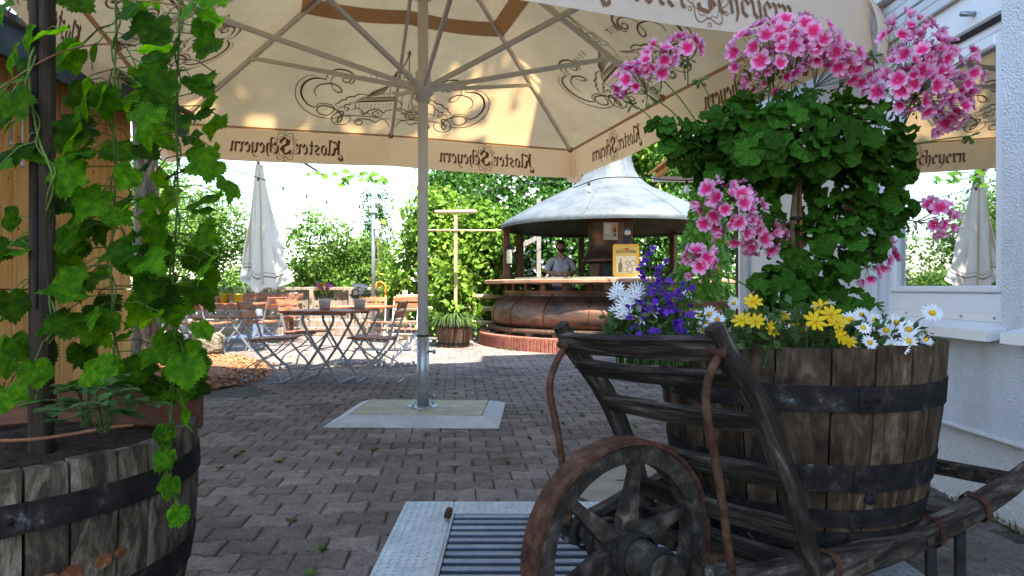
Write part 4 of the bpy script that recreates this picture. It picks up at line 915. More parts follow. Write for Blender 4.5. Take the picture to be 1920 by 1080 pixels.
# horizontal tie wires between post and strings
b = MB(); tie = thing('tie_wire', 'thin brown wire tied from the post to the hop strings', 'wire', P(80, 110, 1.56))
for pts in ([P(-20, 180, 1.55), P(78, 115, 1.53), P(150, 88, 1.6), P(215, 82, 1.62), P(255, 86, 1.64)], [P(-20, 205, 1.55), P(60, 215, 1.56), P(140, 250, 1.6), P(175, 262, 1.6)], [P(215, -2, 1.62), P(300, 5, 1.63), P(375, 20, 1.64)]):
    b.tube([q - tie.location for q in spline(pts, 6)], .0022, 5)
b.build('strand', 'twig', tie)
# herbs in the barrel
def tuft(name, label, base, n, h, spread, size, m='herb', cat='plant'):
    t = thing(name, label, cat, base); b = MB()
    for k in range(n):
        a = U(0, 6.28); r = U(.2, 1) * spread; top = Vector((math.cos(a) * r, math.sin(a) * r, U(.35, 1) * h)); b.tube([(U(-.01, .01), U(-.01, .01), 0), top * .5 + Vector((0, 0, .25 * h)), top], .0015, 4, cap=False)
        for q in range(3):
            aa = a + (q - 1) * .9; t_ = Vector((math.cos(aa), math.sin(aa), U(-.3, .3))); s = size * U(.7, 1.2); sd = t_.cross(Vector((0, 0, 1))).normalized() * s * .33
            b.add([top, top + t_ * s * .35 + sd, top + t_ * s * .75 + sd * .8, top + t_ * s + Vector((0, 0, -s * .15)), top + t_ * s * .75 - sd * .8, top + t_ * s * .35 - sd, top + t_ * s * .55 - Vector((0, 0, s * .12))],
                  [(0, 1, 6), (1, 2, 6), (2, 3, 6), (3, 4, 6), (4, 5, 6), (5, 0, 6)], U(0, 1))
    b.build('foliage', m, t); return t
tuft('strawberry_plant', 'small three-leaved green plant leaning over the left barrel rim', P(195, 812, 1.40), 12, .10, .09, .05)
tuft('weed', 'little weed with long leaves beside the post in the left barrel', P(160, 800, 1.5), 14, .13, .12, .045)

# ------------------------------------------------------------------ geranium standard in the right barrel
gb = Vector((BR.x, BR.y, .80)); GD = 2.27
ger = thing('geranium', 'tall pink-flowered geranium grown as a little tree in the right barrel', 'geranium', gb)
stemb = MB()
trunk = [gb + Vector((.0, 0, -.05)), P(1488, 600, GD), P(1490, 500, GD), P(1486, 420, GD), P(1492, 340, GD), P(1480, 280, GD)]
stemb.tube([p - gb for p in spline(trunk, 6)], [.010] * 31, 8); stemb.tube([p + Vector((.022, .01, 0)) - gb for p in spline(trunk[:-1], 6)], .006, 6)
stk = MB(); stk.tube([Vector((.035, -.012, -.06)), P(1500, 330, GD) - gb], .005, 6); stk.build('stake', 'twig', ger)
for z in (480, 410):
    t_ = MB(); q = P(1492, z, GD) - gb; t_.lathe([(.02, -.006), (.022, 0), (.02, .006)], q, 12); t_.build('tie', 'black_seal', ger)
def ger_leaf(p, s, out):
    n_ = Vector(out) * .8 + Vector((U(-.8, .8), U(-.8, .4), U(.0, 1.1))); t_ = Vector((out[0] + U(-.6, .6), out[1] + U(-.6, .6), -.5 + U(-.4, .4)))
    link('leaf', random.choice(GER), 'geranium_leaf', ger, mtx=rel(ger, leaf_mtx(p, n_, t_, s)))
def blob(cx, cy_, rx, ry, n, smin, smax, rd=None):
    for k in range(n):
        a = U(0, 6.28); el = U(-1, 1); rr = U(.45, 1) ** .5; q = math.sqrt(1 - el * el)
        ox_, oy_, oz_ = rr * q * math.cos(a), rr * q * math.sin(a), rr * el
        p = P(cx + ox_ * rx, cy_ - oz_ * ry, GD) + Vector((0, oy_ * (rd or rx / F * GD * .8), 0))
        ger_leaf(p, U(smin, smax), (ox_, oy_, oz_))
blob(1475, 275, 190, 78, 275, 0.064, 0.102); blob(1360, 255, 85, 55, 49, 0.056, 0.086); blob(1600, 255, 95, 70, 66, 0.06, 0.09)
blob(1270, 245, 38, 22, 13, 0.048, 0.074); blob(1300, 290, 40, 40, 14, 0.052, 0.082); blob(1560, 330, 130, 50, 52, 0.06, 0.09); blob(1600, 430, 80, 70, 43, 0.056, 0.086); blob(1530, 480, 85, 70, 63, 0.06, 0.094); blob(1470, 540, 60, 50, 37, 0.06, 0.09); blob(1640, 400, 60, 40, 23, 0.048, 0.074); blob(1430, 400, 30, 60, 11, 0.048, 0.074); blob(1560, 560, 60, 30, 17, 0.056, 0.082)
blob(1430, 190, 60, 20, 14, 0.048, 0.074); blob(1240, 240, 30, 16, 9, .05, .08); blob(1262, 275, 26, 18, 8, .05, .08); blob(1335, 325, 45, 26, 18, .055, .085); blob(1700, 285, 22, 30, 10, .05, .08); blob(1430, 345, 55, 18, 18, .055, .085); blob(1685, 390, 30, 26, 10, .05, .08); blob(1570, 395, 70, 40, 30, .055, .09); blob(1640, 350, 50, 40, 20, .055, .09); blob(1520, 190, 80, 16, 16, .05, .08); blob(1690, 330, 25, 20, 7, 0.048, 0.07)
# floret: five ruffled petals, deep pink heart
b = MB()
for k in range(5):
    a = 2 * math.pi * k / 5 + .3; w_ = 1.22 if k in (0, 1) else .92
    d_, sd = Vector((math.cos(a), math.sin(a), 0)), Vector((-math.sin(a), math.cos(a), 0)); vs, va = [], []
    for r, hw, z, v in ((.02, .03, 0, .0), (.16, .135, .09, .18 if k in (0, 1) else .34), (.32, .225, .17, .42 if k in (0, 1) else .70), (.45, .215, .20, .85), (.53, .11, .20, 1.0)):
        for q in (-1, -.5, 0, .5, 1): vs.append(d_ * r + sd * hw * q * w_ + Vector((0, 0, z - .10 * (1 - q * q) * (r > .1) + .055 * math.sin(6 * q + k * 2.3 + r * 11) * (r > .2)))); va.append(v + .12 * abs(q))
    b.add(vs, [(i * 5 + j, i * 5 + j + 1, (i + 1) * 5 + j + 1, (i + 1) * 5 + j) for i in range(4) for j in range(4)], va, True)
FLO = b.mesh('floret')
b2 = MB(); b2.v = [(x * .62, y * .62, z * 1.0 + (x * x + y * y) * 1.1) for x, y, z in b.v]; b2.f = b.f; b2.a = b.a; b2.sm = b.sm; FLO2 = b2.mesh('floret')
def umbel(c, axis, rad, n, root=None, fmin=.040, fmax=.064):
    c = Vector(c); ax = Vector(axis).normalized(); o = c - ax * rad * 1.0
    b = MB(); fl = []
    for k in range(n):
        z = 1 - 1.25 * (k + .5) / n; q = math.sqrt(max(0, 1 - z * z)); a = k * 2.39996 + U(-.3, .3); e1 = ax.orthogonal().normalized(); e2 = ax.cross(e1)
        d_ = (ax * z + (e1 * math.cos(a) + e2 * math.sin(a)) * q).normalized(); p = c - ax * rad * .15 + d_ * rad * U(.72, 1.12) ; fl.append((p, d_))
        b.tube([o - gb, (o * .5 + p * .5) + ax * .004 - gb, p - d_ * .008 - gb], .0012, 4, cap=False)
    for k in range(10):                                         # buds
        d_ = (ax * U(-.9, .2) + Vector((U(-1, 1), U(-1, 1), U(-1, .2))) * .7).normalized(); p = o + d_ * rad * .55; b.tube([o - gb, p - gb], .001, 4, cap=False); b.tube([p - gb, p + d_ * .008 - gb, p + d_ * .016 - gb], [.002, .004, .001], 5)
    if root is not None:
        root = Vector(root); b.tube([q - gb for q in spline([root, root.lerp(o, .5) + Vector((0, 0, .012)), o], 5)], .0026, 6, cap=False)
    h = b.build('flower_head', 'stem_green', ger)
    for p, d_ in fl:
        dd = (d_ + Vector((U(-.6, .6), U(-.7, .3), U(-.5, .5)))).normalized()
        link('floret', FLO if random.random() < .72 else FLO2, 'petal_pink', h, mtx=Matrix.Translation(p - gb) @ leaf_mtx(Vector(), dd, Vector((U(-1, 1), U(-1, 1), U(-1, 1))), U(fmin, fmax)))
def um(x, y, r_px, ax, n, root, dd=0.0, **kw): umbel(P(x, y, GD + dd), ax, r_px / F * GD, n, P(*root, GD), **kw)
um(1190, 150, 36, (-.7, -.2, .7), 14, (1290, 240), 0); um(1232, 115, 36, (-.4, -.5, .8), 14, (1310, 235), -.04); um(1297, 88, 20, (.3, -.3, .9), 5, (1290, 160)); um(1276, 72, 10, (0, -.3, 1), 2, (1285, 150))
um(1440, 95, 62, (-.3, -.6, .8), 30, (1440, 220), -.08); um(1510, 88, 60, (.15, -.6, .8), 28, (1480, 230), .0); um(1560, 120, 50, (.4, -.5, .7), 20, (1530, 230), .05); um(1440, 150, 42, (-.5, -.6, .5), 14, (1470, 240), .1); um(1600, 138, 34, (.5, -.6, .6), 12, (1560, 240), .1)
um(1708, 66, 46, (.1, -.6, .85), 16, (1640, 240), -.02); um(1718, 112, 52, (-.1, -.9, .5), 20, (1650, 240), -.08); um(1690, 165, 50, (-.5, -.8, .4), 18, (1650, 250), -.1); um(1775, 135, 58, (.5, -.8, .4), 24, (1690, 250), -.05); um(1770, 195, 50, (.5, -.8, -.2), 20, (1690, 250), -.02); um(1745, 165, 40, (.1, -1, .1), 12, (1690, 250), -.14); um(1775, 226, 20, (.2, -.6, -.8), 3, (1740, 180))
um(1360, 385, 46, (-.5, -.75, .4), 22, (1490, 470), -.12); um(1385, 415, 46, (-.2, -.9, .1), 16, (1490, 470), -.1); um(1430, 440, 34, (.1, -.8, -.2), 12, (1490, 470), .0); um(1312, 487, 28, (-.5, -.6, .6), 10, (1440, 560), -.1); um(1475, 452, 28, (.2, -.7, .1), 8, (1500, 480), .05)
um(1757, 410, 33, (.7, -.6, .1), 14, (1660, 420), .0); um(1630, 515, 16, (0, -.4, -.9), 3, (1620, 490)); um(1590, 385, 18, (.3, -.8, .2), 4, (1570, 430)); um(1660, 480, 20, (.4, -.7, -.2), 5, (1620, 450)); um(1600, 460, 22, (.2, -.9, 0), 5, (1570, 470), .05)
stemb.build('stem', 'stem_brown', ger)
def bud_stalk(x0, y0, x1, y1):
    b = MB(); a, e = P(x0, y0, GD) - gb, P(x1, y1, GD) - gb; b.tube(spline([a, a.lerp(e, .5) + Vector((0, 0, .012)), e], 5), .0023, 5)
    for k in range(8):
        d_ = Vector((U(-1, 1), U(-1, 1), U(-1, .6))).normalized(); b.tube([e, e + d_ * .014, e + d_ * .026, e + d_ * .033], [.001, .004, .0045, .0008], 6)
    b.build('bud_stalk', 'stem_green', ger)
bud_stalk(1660, 290, 1818, 255); bud_stalk(1350, 230, 1312, 150); bud_stalk(1235, 240, 1185, 195); bud_stalk(1640, 180, 1637, 105); bud_stalk(1590, 620, 1640, 570)

# ------------------------------------------------------------------ summer flowers round its foot
def petal_flower(n, hw, r0, r1, lift, twist=0):
    b = MB()
    for k in range(n):
        a = 2 * math.pi * k / n + U(-.06, .06); d_, sd = Vector((math.cos(a), math.sin(a), 0)), Vector((-math.sin(a), math.cos(a), 0)); l = U(.9, 1.05)
        b.add([d_ * r0 - sd * hw * .4, d_ * r0 + sd * hw * .4, d_ * (r0 + (r1 - r0) * .6) * l + sd * hw + Vector((0, 0, lift * .7)), d_ * r1 * l + sd * hw * .35 + Vector((0, 0, lift)), d_ * r1 * l - sd * hw * .35 + Vector((0, 0, lift)), d_ * (r0 + (r1 - r0) * .6) * l - sd * hw + Vector((0, 0, lift * .7)), d_ * (r0 + (r1 - r0) * .5) + Vector((0, 0, lift * .35))],
              [(0, 1, 6), (1, 2, 6), (2, 3, 4, 6), (4, 5, 6), (5, 0, 6)])
    return b.mesh('bloom')
def eye_mesh(r):
    b = MB(); b.lathe([(0, .012), (r * .5, .011), (r, .003), (r * .9, -.008), (0, -.01)], n=14); return b.mesh('eye')
DAISY, YEL, EYE_D, EYE_Y = petal_flower(15, .0048, .008, .034, .004), petal_flower(8, .0078, .007, .035, .003), eye_mesh(.0105), eye_mesh(.008)
b = MB()
for a, l, h in ((-.5, .02, .006), (0, .022, .007), (.5, .02, .006), (2.6, .011, .004), (3.6, .011, .004)):
    d_, sd = Vector((math.sin(a), math.cos(a), 0)), Vector((math.cos(a), -math.sin(a), 0)); b.add([(0, 0, 0), d_ * l * .6 + sd * h, d_ * l, d_ * l * .6 - sd * h], [(0, 1, 2, 3)])
LOB = b.mesh('bloom')
b = MB()
for k in range(5):
    a = -1 + k * .5; d_, sd = Vector((math.sin(a), math.cos(a), 0)), Vector((math.cos(a), -math.sin(a), 0)); b.add([(0, 0, 0), d_ * .02 + sd * .0035, d_ * .032 + Vector((0, 0, .004)), d_ * .02 - sd * .0035], [(0, 1, 2, 3)])
FAN = b.mesh('bloom')
def bedding(name, label, cx, cy_, rx, d, h_px, nleaf, lsize, blooms, mesh, m, eye=None, thin=.3, lm='herb', ssz=1.0):
    base = P(cx, 660, d); t = thing(name, label, 'flowers', base); b = MB(); zb = base.z
    for k in range(nleaf):
        x = cx + U(-1, 1) * rx; y = 655 - U(0, 1) ** 1.3 * h_px * (1 - .5 * abs(x - cx) / rx); p = P(x, y, d) + Vector((0, U(-.06, .06), 0)) - base
        if k % 5 == 0: b.tube([(p.x * .6, p.y * .6, -.04), p * .6 + Vector((0, 0, .0)), p], .0014, 4, cap=False)
        t_ = Vector((U(-1, 1), U(-1, .6), U(-.2, 1))).normalized(); s = lsize * U(.6, 1.3); sd = t_.cross(Vector((U(-1, 1), U(-1, 1), U(-1, 1)))).normalized() * s * thin
        b.add([p, p + t_ * s * .5 + sd, p + t_ * s, p + t_ * s * .5 - sd], [(0, 1, 2, 3)], U(0, 1))
    for (x, y, dd) in blooms:
        p = P(x, y, d + dd) - base; b.tube(spline([(p.x * .8, p.y * .7, -.04), p * .6, p], 3), .0016, 5, cap=False)
    b.build('foliage', lm, t)
    for (x, y, dd) in blooms:
        p = P(x, y, d + dd - .05) - base; n_ = Vector((U(-.5, .5), -1 + U(-.1, .5), U(.1, 1.0)))
        o = link('bloom', mesh, m, t, mtx=leaf_mtx(p, n_, Vector((U(-1, 1), 0, U(-.2, 1))), U(.85, 1.15) * ssz))
        if eye: link('eye', eye, 'daisy_eye', o)
    return t
FD = 1.92
bedding('marguerite', 'white daisies with yellow eyes spilling over the barrel beside the window', 1650, 0, 90, FD, 62, 210, .03, [(1596, 600, 0), (1618, 615, -.03), (1602, 642, 0), (1630, 643, -.05), (1662, 620, .05), (1703, 618, .03), (1702, 640, -.03), (1735, 637, 0), (1640, 600, .08), (1580, 610, .1), (1680, 605, .12), (1672, 650, 0), (1720, 650, .03), (1615, 590, .1), (1748, 587, 0), (1690, 652, -.04)], DAISY, 'petal_white', EYE_D, ssz=.8)
bedding('marguerite', 'white daisies showing between the purple spikes and the stile top', 1345, 0, 45, FD + .25, 70, 160, .04, [(1330, 590, 0), (1345, 600, -.03), (1325, 605, 0), (1375, 568, .05), (1312, 592, .05), (1300, 640, 0), (1290, 632, -.02), (1278, 636, -.03), (1320, 620, 0), (1355, 622, .03)], DAISY, 'petal_white', EYE_D, ssz=.8)
bedding('bidens', 'bright yellow flowers with orange centres in the middle of the right barrel', 1490, 0, 115, FD - .02, 90, 420, .035, [(1418, 602, -.08), (1412, 566, -.02), (1392, 600, .0), (1528, 602, -.08), (1500, 612, .06), (1558, 590, -.02), (1575, 628, -.08), (1540, 578, .08), (1572, 604, -.05), (1470, 598, .12), (1448, 616, .0), (1590, 640, -.06)], YEL, 'petal_yellow', EYE_Y, ssz=.82)
sp_ = [(1180 + 130 * u + U(-22, 22), 655 - 150 * U(.05, 1) ** .8 * (1 - .2 * u), U(-.06, .06)) for u in [U(.1, .85) for k in range(52)]]
sp_ += [(1212 + U(-12, 12), y, 0) for y in range(470, 600, 9)] + [(1240 + U(-9, 9), y, .03) for y in range(492, 600, 9)]
bedding('lobelia', 'tall purple-blue flower spikes at the near left of the right barrel', 1245, 0, 70, FD + .10, 160, 520, .030, sp_, LOB, 'petal_purple', thin=.2, ssz=.95)
sp_ = [(1150 + U(0, 75), U(540, 600), U(-.05, .05)) for k in range(34)] + [(1195, 548, 0), (1185, 560, 0), (1225, 548, 0), (1290, 560, .1), (1280, 550, .1)]
bedding('fan_flower', 'trailing plant with white fan-shaped flowers leaning out of the right barrel', 1190, 0, 55, FD + .15, 110, 330, .034, sp_, FAN, 'petal_white', thin=.22)
# ================================================================== the round copper bar
BC = Vector((1.825, 12.1, 0))
bar = thing('copper_bar', 'round bar made from a copper brewing kettle under a bell-shaped roof', 'bar', BC)
b = MB(); b.lathe([(0, .20), (2.28, .20), (2.40, .195), (2.40, -.02)], n=96, smooth=False); bb = b.build('brick_base', 'mortar', bar)
q = MB(); q.box((0, 0, 0), (.13, .060, .225), bev=.006); BRK = q.mesh('brick'); nb_ = 218
for k in range(nb_):
    a = 2 * math.pi * k / nb_
    if math.sin(a) > .35: continue                               # the back stands in the hedge
    link('brick', BRK, 'brick', bb, loc=(2.375 * math.cos(a), 2.375 * math.sin(a), .105 + U(-.002, .002)), rot=(0, 0, a))
b = MB(); b.lathe([(2.12, .27), (2.25, .27), (2.26, .30), (2.25, .335), (2.12, .335)], n=96, close=True, smooth=False); b.build('base_ring', 'wet_wood', bar)
for k in range(26):
    a = 2 * math.pi * (k + .3) / 26; b = MB(); b.box((2.16 * math.cos(a), 2.16 * math.sin(a), .236), (.14, .16, .066), a); b.build('support_block', 'wet_wood', bar)
prof = [(2.10, .335), (2.165, .36), (2.205, .44), (2.215, .52), (2.205, .60), (2.17, .68), (2.11, .755), (2.03, .815), (1.97, .85), (1.955, .875), (1.955, .925)]
b = MB(); b.lathe(prof, n=128); b.lathe([(1.955, .925), (1.90, .925), (1.90, .5)], n=64); ves = b.build('kettle', 'copper', bar)
b = MB(); b.lathe([(1.958, .90), (1.985, .905), (1.985, .955), (1.958, .96)], n=96, close=True, smooth=False); b.build('rim_ring', 'copper_brown', ves)
for k in range(9):
    a = -math.pi * (k + .35) / 9 ; pts = [Vector(((r + .004) * math.cos(a), (r + .004) * math.sin(a), z)) for r, z in prof]; b = MB(); b.tube(pts, .008, 6); b.build('seam', 'copper_brown', ves)
b = MB()
b.lathe([(1.70, 1.075), (2.32, 1.075), (2.34, 1.09), (2.34, 1.13), (2.32, 1.142), (1.70, 1.142)], n=22, close=True, smooth=False); ct = b.build('counter', 'counter_wood', bar)
b = MB(); b.lathe([(1.62, 1.15), (2.05, 1.15), (2.05, 1.175), (1.62, 1.175)], n=48, a0=R(-150), a1=R(40), close=True, smooth=False); b.build('granite_top', 'granite', ct)
for k in range(30):
    a = 2 * math.pi * k / 30; b = MB(); b.box((1.93 * math.cos(a), 1.93 * math.sin(a), 1.015), (.10, .09, .118), a); b.build('bracket', 'copper_brown', bar)
for k, (a, w_) in enumerate(((-95, .42), (-80, .40), (-66, .40))):
    b = MB(); b.box((1.8 * math.cos(R(a)), 1.8 * math.sin(R(a)), 1.01), (.3, w_, .11), R(a), bev=.004); b.build('drawer', 'crate_wood', bar)
# posts
RP = 1.93
for a in (-178, -88, -30, 40, 100, 150):
    b = MB(); x, y = (RP if a != -88 else 1.56) * math.cos(R(a)), (RP if a != -88 else 1.56) * math.sin(R(a)); b.box((x, y, 1.62), (.12, .12, .98), R(a), bev=.008); b.box((x, y, 1.19), (.17, .17, .10), R(a), bev=.01); b.build('post', 'copper_brown', bar)
# roof: bell profile, lead-coloured outside, dark inside
rp = [(2.03, 2.10), (2.035, 2.135), (2.00, 2.185), (1.84, 2.285), (1.69, 2.37), (1.42, 2.515), (1.06, 2.70), (.75, 2.845), (.56, 3.0), (.46, 3.15), (.40, 3.32), (.37, 3.6), (.36, 3.95), (.30, 4.05), (0, 4.08)]
b = MB(); b.lathe(rp, n=96); rf = b.build('roof', 'lead_roof', bar)
b = MB(); b.lathe([(2.022, 2.10), (1.95, 2.14), (1.6, 2.30), (1.2, 2.42), (.6, 2.5), (.0, 2.52)], n=64); b.build('roof_lining', 'roof_inside', rf)
b = MB(); b.lathe([(1.99, 2.085), (2.045, 2.085), (2.045, 2.10), (1.99, 2.10)], n=96, close=True, smooth=False); b.build('roof_rim', 'lead_roof', rf)
for k in range(8):
    a = R(-20 - 45 * k); pts = [Vector(((r + .004) * math.cos(a), (r + .004) * math.sin(a), z)) for r, z in rp[2:12]]; b = MB(); b.tube(spline(pts, 3), .006, 5); b.build('standing_seam', 'lead_roof', rf)
# copper flue in the middle with a notice and a slate board
b = MB(); b.lathe([(.43, 2.5), (.42, 2.2), (.40, 2.0), (.395, 1.8), (.41, 1.7), (.46, 1.6), (.50, 1.55), (.53, 1.52), (.535, 1.49), (.50, 1.46), (.36, 1.455)], n=48); flue = b.build('flue', 'copper', bar)
b = MB(); b.lathe([(.445, 2.17), (.452, 2.2), (.445, 2.23), (.452, 2.26), (.445, 2.29)], n=40); b.build('flue_ring', 'copper_brown', flue)
b = MB(); b.box((0, 0, .95), (.62, .62, 1.0), R(8)); b.build('flue_plinth', 'copper_brown', bar)
b = MB(); b.box((.03, -.345, 1.3), (.46, .02, .30), R(8)); b.build('slate_board', 'blackboard', bar)
b = MB(); nx = P(1145, 432, 11.66) - BC; b.box((nx.x, nx.y, 2.02), (.26, .008, .31), R(4)); nt_ = b.build('notice', 'paper', bar)
for (dx, z, w_, h, m) in ((-.05, 2.06, .10, .17, 'white_paint'), (.075, 2.10, .055, .07, 'sign_gold'), (.075, 2.03, .055, .07, 'sign_red'), (.075, 1.95, .055, .06, 'paint_green')):
    b = MB(); b.box((nx.x + dx, nx.y - .007, z), (w_, .006, h), R(4)); b.build('notice_field', m, nt_)
# ---- sign hung on the front post
spx = P(1174, 488, 10.45)
sg = thing('hanging_sign', 'yellow metal beer sign with old brewery picture on the front bar post', 'sign', spx)
def rrect(w_, h, r, n=5):
    pts = []
    for cx_, cy2, a0 in ((w_ / 2 - r, h / 2 - r, 0), (-w_ / 2 + r, h / 2 - r, 90), (-w_ / 2 + r, -h / 2 + r, 180), (w_ / 2 - r, -h / 2 + r, 270)):
        for k in range(n + 1): a = R(a0 + 90 * k / n); pts.append((cx_ + r * math.cos(a), cy2 + r * math.sin(a)))
    return pts
FR = basis((1, 0, 0), (0, 0, 1), (0, -1, 0))
def fl(poly, m, off, name, th=.003): b = MB(); b.prism(poly, th, Matrix.Translation((0, -off, 0)) @ FR); return b.build(name, m, sg)
fl(rrect(.425, .52, .045), 'sign_gold', 0, 'plate', .012); fl(rrect(.375, .47, .035), 'sign_yellow', .008, 'panel'); fl([(-.16, -.205), (.16, -.205), (.16, .07), (-.16, .07)], 'sign_pale', .0115, 'picture')
SGT = txt_mesh('KELLERBIER', 1)
b = MB(); wd_ = max(v[0] for v in SGT[0]) * 2; k_ = .33 / wd_
b.add([(v[0] * k_, -.0135, .105 + v[1] * k_ * 1.15 + .018 * (1 - (v[0] * k_ / .165) ** 2)) for v in SGT[0]], SGT[1]); b.add([(v[0] * k_ + .003, -.0132, .105 + v[1] * k_ * 1.15 + .018 * (1 - (v[0] * k_ / .165) ** 2)) for v in SGT[0]], SGT[1]); b.build('lettering', 'sign_sepia', sg)
b = MB(); b.prism([(-.06, .175), (-.02, .19), (.05, .205), (.06, .20), (.02, .175), (.0, .165), (-.01, .178)], .002, Matrix.Translation((0, -.0125, 0)) @ FR); b.build('red_script', 'sign_red', sg)
b = MB()
def ringp(cx_, cz, r, w_=.006):
    for q in range(24):
        a0, a1 = 2 * math.pi * q / 24, 2 * math.pi * (q + 1) / 24; b.add([(cx_ + rr * math.cos(a), -.0140, cz + rr * math.sin(a)) for a in (a0, a1) for rr in (r - w_, r)], [(0, 1, 3, 2)])
for cx_, cz, r in ((.055, -.145, .055), (.055, -.145, .043), (.11, -.05, .05), (.11, -.05, .038), (.02, -.05, .04), (-.02, -.15, .035), (.02, -.05, .028)): ringp(cx_, cz, r)
def poly(pts): b.add([(x, -.0140, z) for x, z in pts], [tuple(range(len(pts)))])
poly([(-.125, -.19), (-.07, -.19), (-.06, -.08), (-.075, -.03), (-.11, -.03), (-.13, -.09)]); poly([(-.10, -.02), (-.08, -.02), (-.078, .02), (-.09, .03), (-.103, .02)])
for q in range(9): poly([(-.155 + q * .034, -.20), (-.147 + q * .034, -.20), (-.142 + q * .034, -.185 + U(0, .02)), (-.15 + q * .034, -.19)])
b.build('engraving', 'sign_sepia', sg)
b = MB(); b.box((0, .006, .34), (.11, .03, .17), bev=.006); sh_ = b.build('lamp_bracket', 'parasol_line', sg)
b = MB(); b.tube([(0, -.03, .50), (0, -.10, .46), (0, -.12, .41)], [.03, .045, .05], 12); b.tube([(0, .03, .50), (0, -.03, .50)], .02, 8); b.build('spot_lamp', 'galvanised', sg)
# ---- lantern on the side post
lp = P(955, 478, 12.0)
ln = thing('wall_lantern', 'black square lantern hanging beside the side post of the bar', 'lantern', lp)
b = MB(); b.box((0, 0, -.17), (.13, .13, .02)); b.box((0, 0, .12), (.15, .15, .03)); b.box((0, 0, .17), (.10, .10, .08), taper=.4); b.tube([(0, 0, .2), (0, 0, .27)], .012, 6)
for sx in (-1, 1):
    for sy in (-1, 1): b.box((sx * .055, sy * .055, -.02), (.014, .014, .29))
lf = b.build('cage', 'dark_iron', ln)
b = MB(); b.box((0, 0, -.03), (.10, .10, .25)); b.build('glass', 'clear_glass', ln)
b = MB(); b.tube([(0, 0, -.15), (0, 0, -.02)], .025, 10); b.build('candle', 'paper', ln)
b = MB(); b.tube([(0, 0, .25), (-.12, 0, .25)], .01, 6); b.build('arm', 'dark_iron', ln)
# grey post and slanting brace behind the bar
gp = P(1010, 560, 14.6); g_ = thing('braced_post', 'grey weathered timber post with a slanting brace behind the bar', 'post', (gp.x, gp.y, 0))
b = MB(); b.box((0, 0, 1.5), (.10, .10, 3.0), bev=.01); b.build('post', 'weathered', g_)
b = MB(); a0, a1 = P(903, 500, 14.6), P(1006, 446, 14.6); b.tube([a0 - g_.location, a1 - g_.location], 1, flat=(.09, .10)); b.build('brace', 'weathered', g_)
b = MB(); a0 = P(898, 503, 14.6) - g_.location; b.tube([(a0.x, 0, 0), (a0.x, 0, a0.z)], 1, flat=(.09, .09)); b.build('post', 'weathered', g_)

# ================================================================== the man behind the counter
def skinned(name, nodes, edges, m, parent, lev=2):
    """nodes {key: (xyz, (rx, ry))}; grows one continuous surface round the skeleton"""
    keys = list(nodes); me = bpy.data.meshes.new(name); me.from_pydata([nodes[k][0] for k in keys], [(keys.index(a), keys.index(e)) for a, e in edges], [])
    o = bpy.data.objects.new(name, me); sc.collection.objects.link(o)
    sk = o.modifiers.new('s', 'SKIN'); sd = o.modifiers.new('d', 'SUBSURF'); sd.levels = lev; sd.render_levels = lev
    for i, k in enumerate(keys):
        r = nodes[k][1]; me.skin_vertices[0].data[i].radius = (r, r) if np.isscalar(r) else r
    me.skin_vertices[0].data[0].use_root = True
    dg = bpy.context.evaluated_depsgraph_get(); m2 = bpy.data.meshes.new_from_object(o.evaluated_get(dg)); bpy.data.objects.remove(o)
    for p in m2.polygons: p.use_smooth = True
    m2.materials.clear(); m2.name = name
    return link(name, m2, m, parent)
mp = P(1051, 560, 12.35); fl_ = .12
man = thing('person', 'bearded person in a light short-sleeved shirt standing behind the bar counter', 'person', (mp.x, mp.y, fl_), R(4))
H = {'pel': ((0, .02, .92), (.15, .10)), 'wst': ((0, .015, 1.06), (.145, .10)), 'che': ((0, 0, 1.28), (.165, .115)), 'clav': ((0, .0, 1.43), (.10, .085)), 'nck': ((0, -.01, 1.50), .056), 'nk2': ((.0, -.02, 1.555), .054), 'jaw': ((.0, -.035, 1.60), (.068, .074)), 'hd': ((.0, -.025, 1.67), (.082, .096)), 'top': ((0, -.01, 1.752), (.068, .078))}
E_ = [('pel', 'wst'), ('wst', 'che'), ('che', 'clav'), ('clav', 'nck'), ('nck', 'nk2'), ('nk2', 'jaw'), ('jaw', 'hd'), ('hd', 'top')]
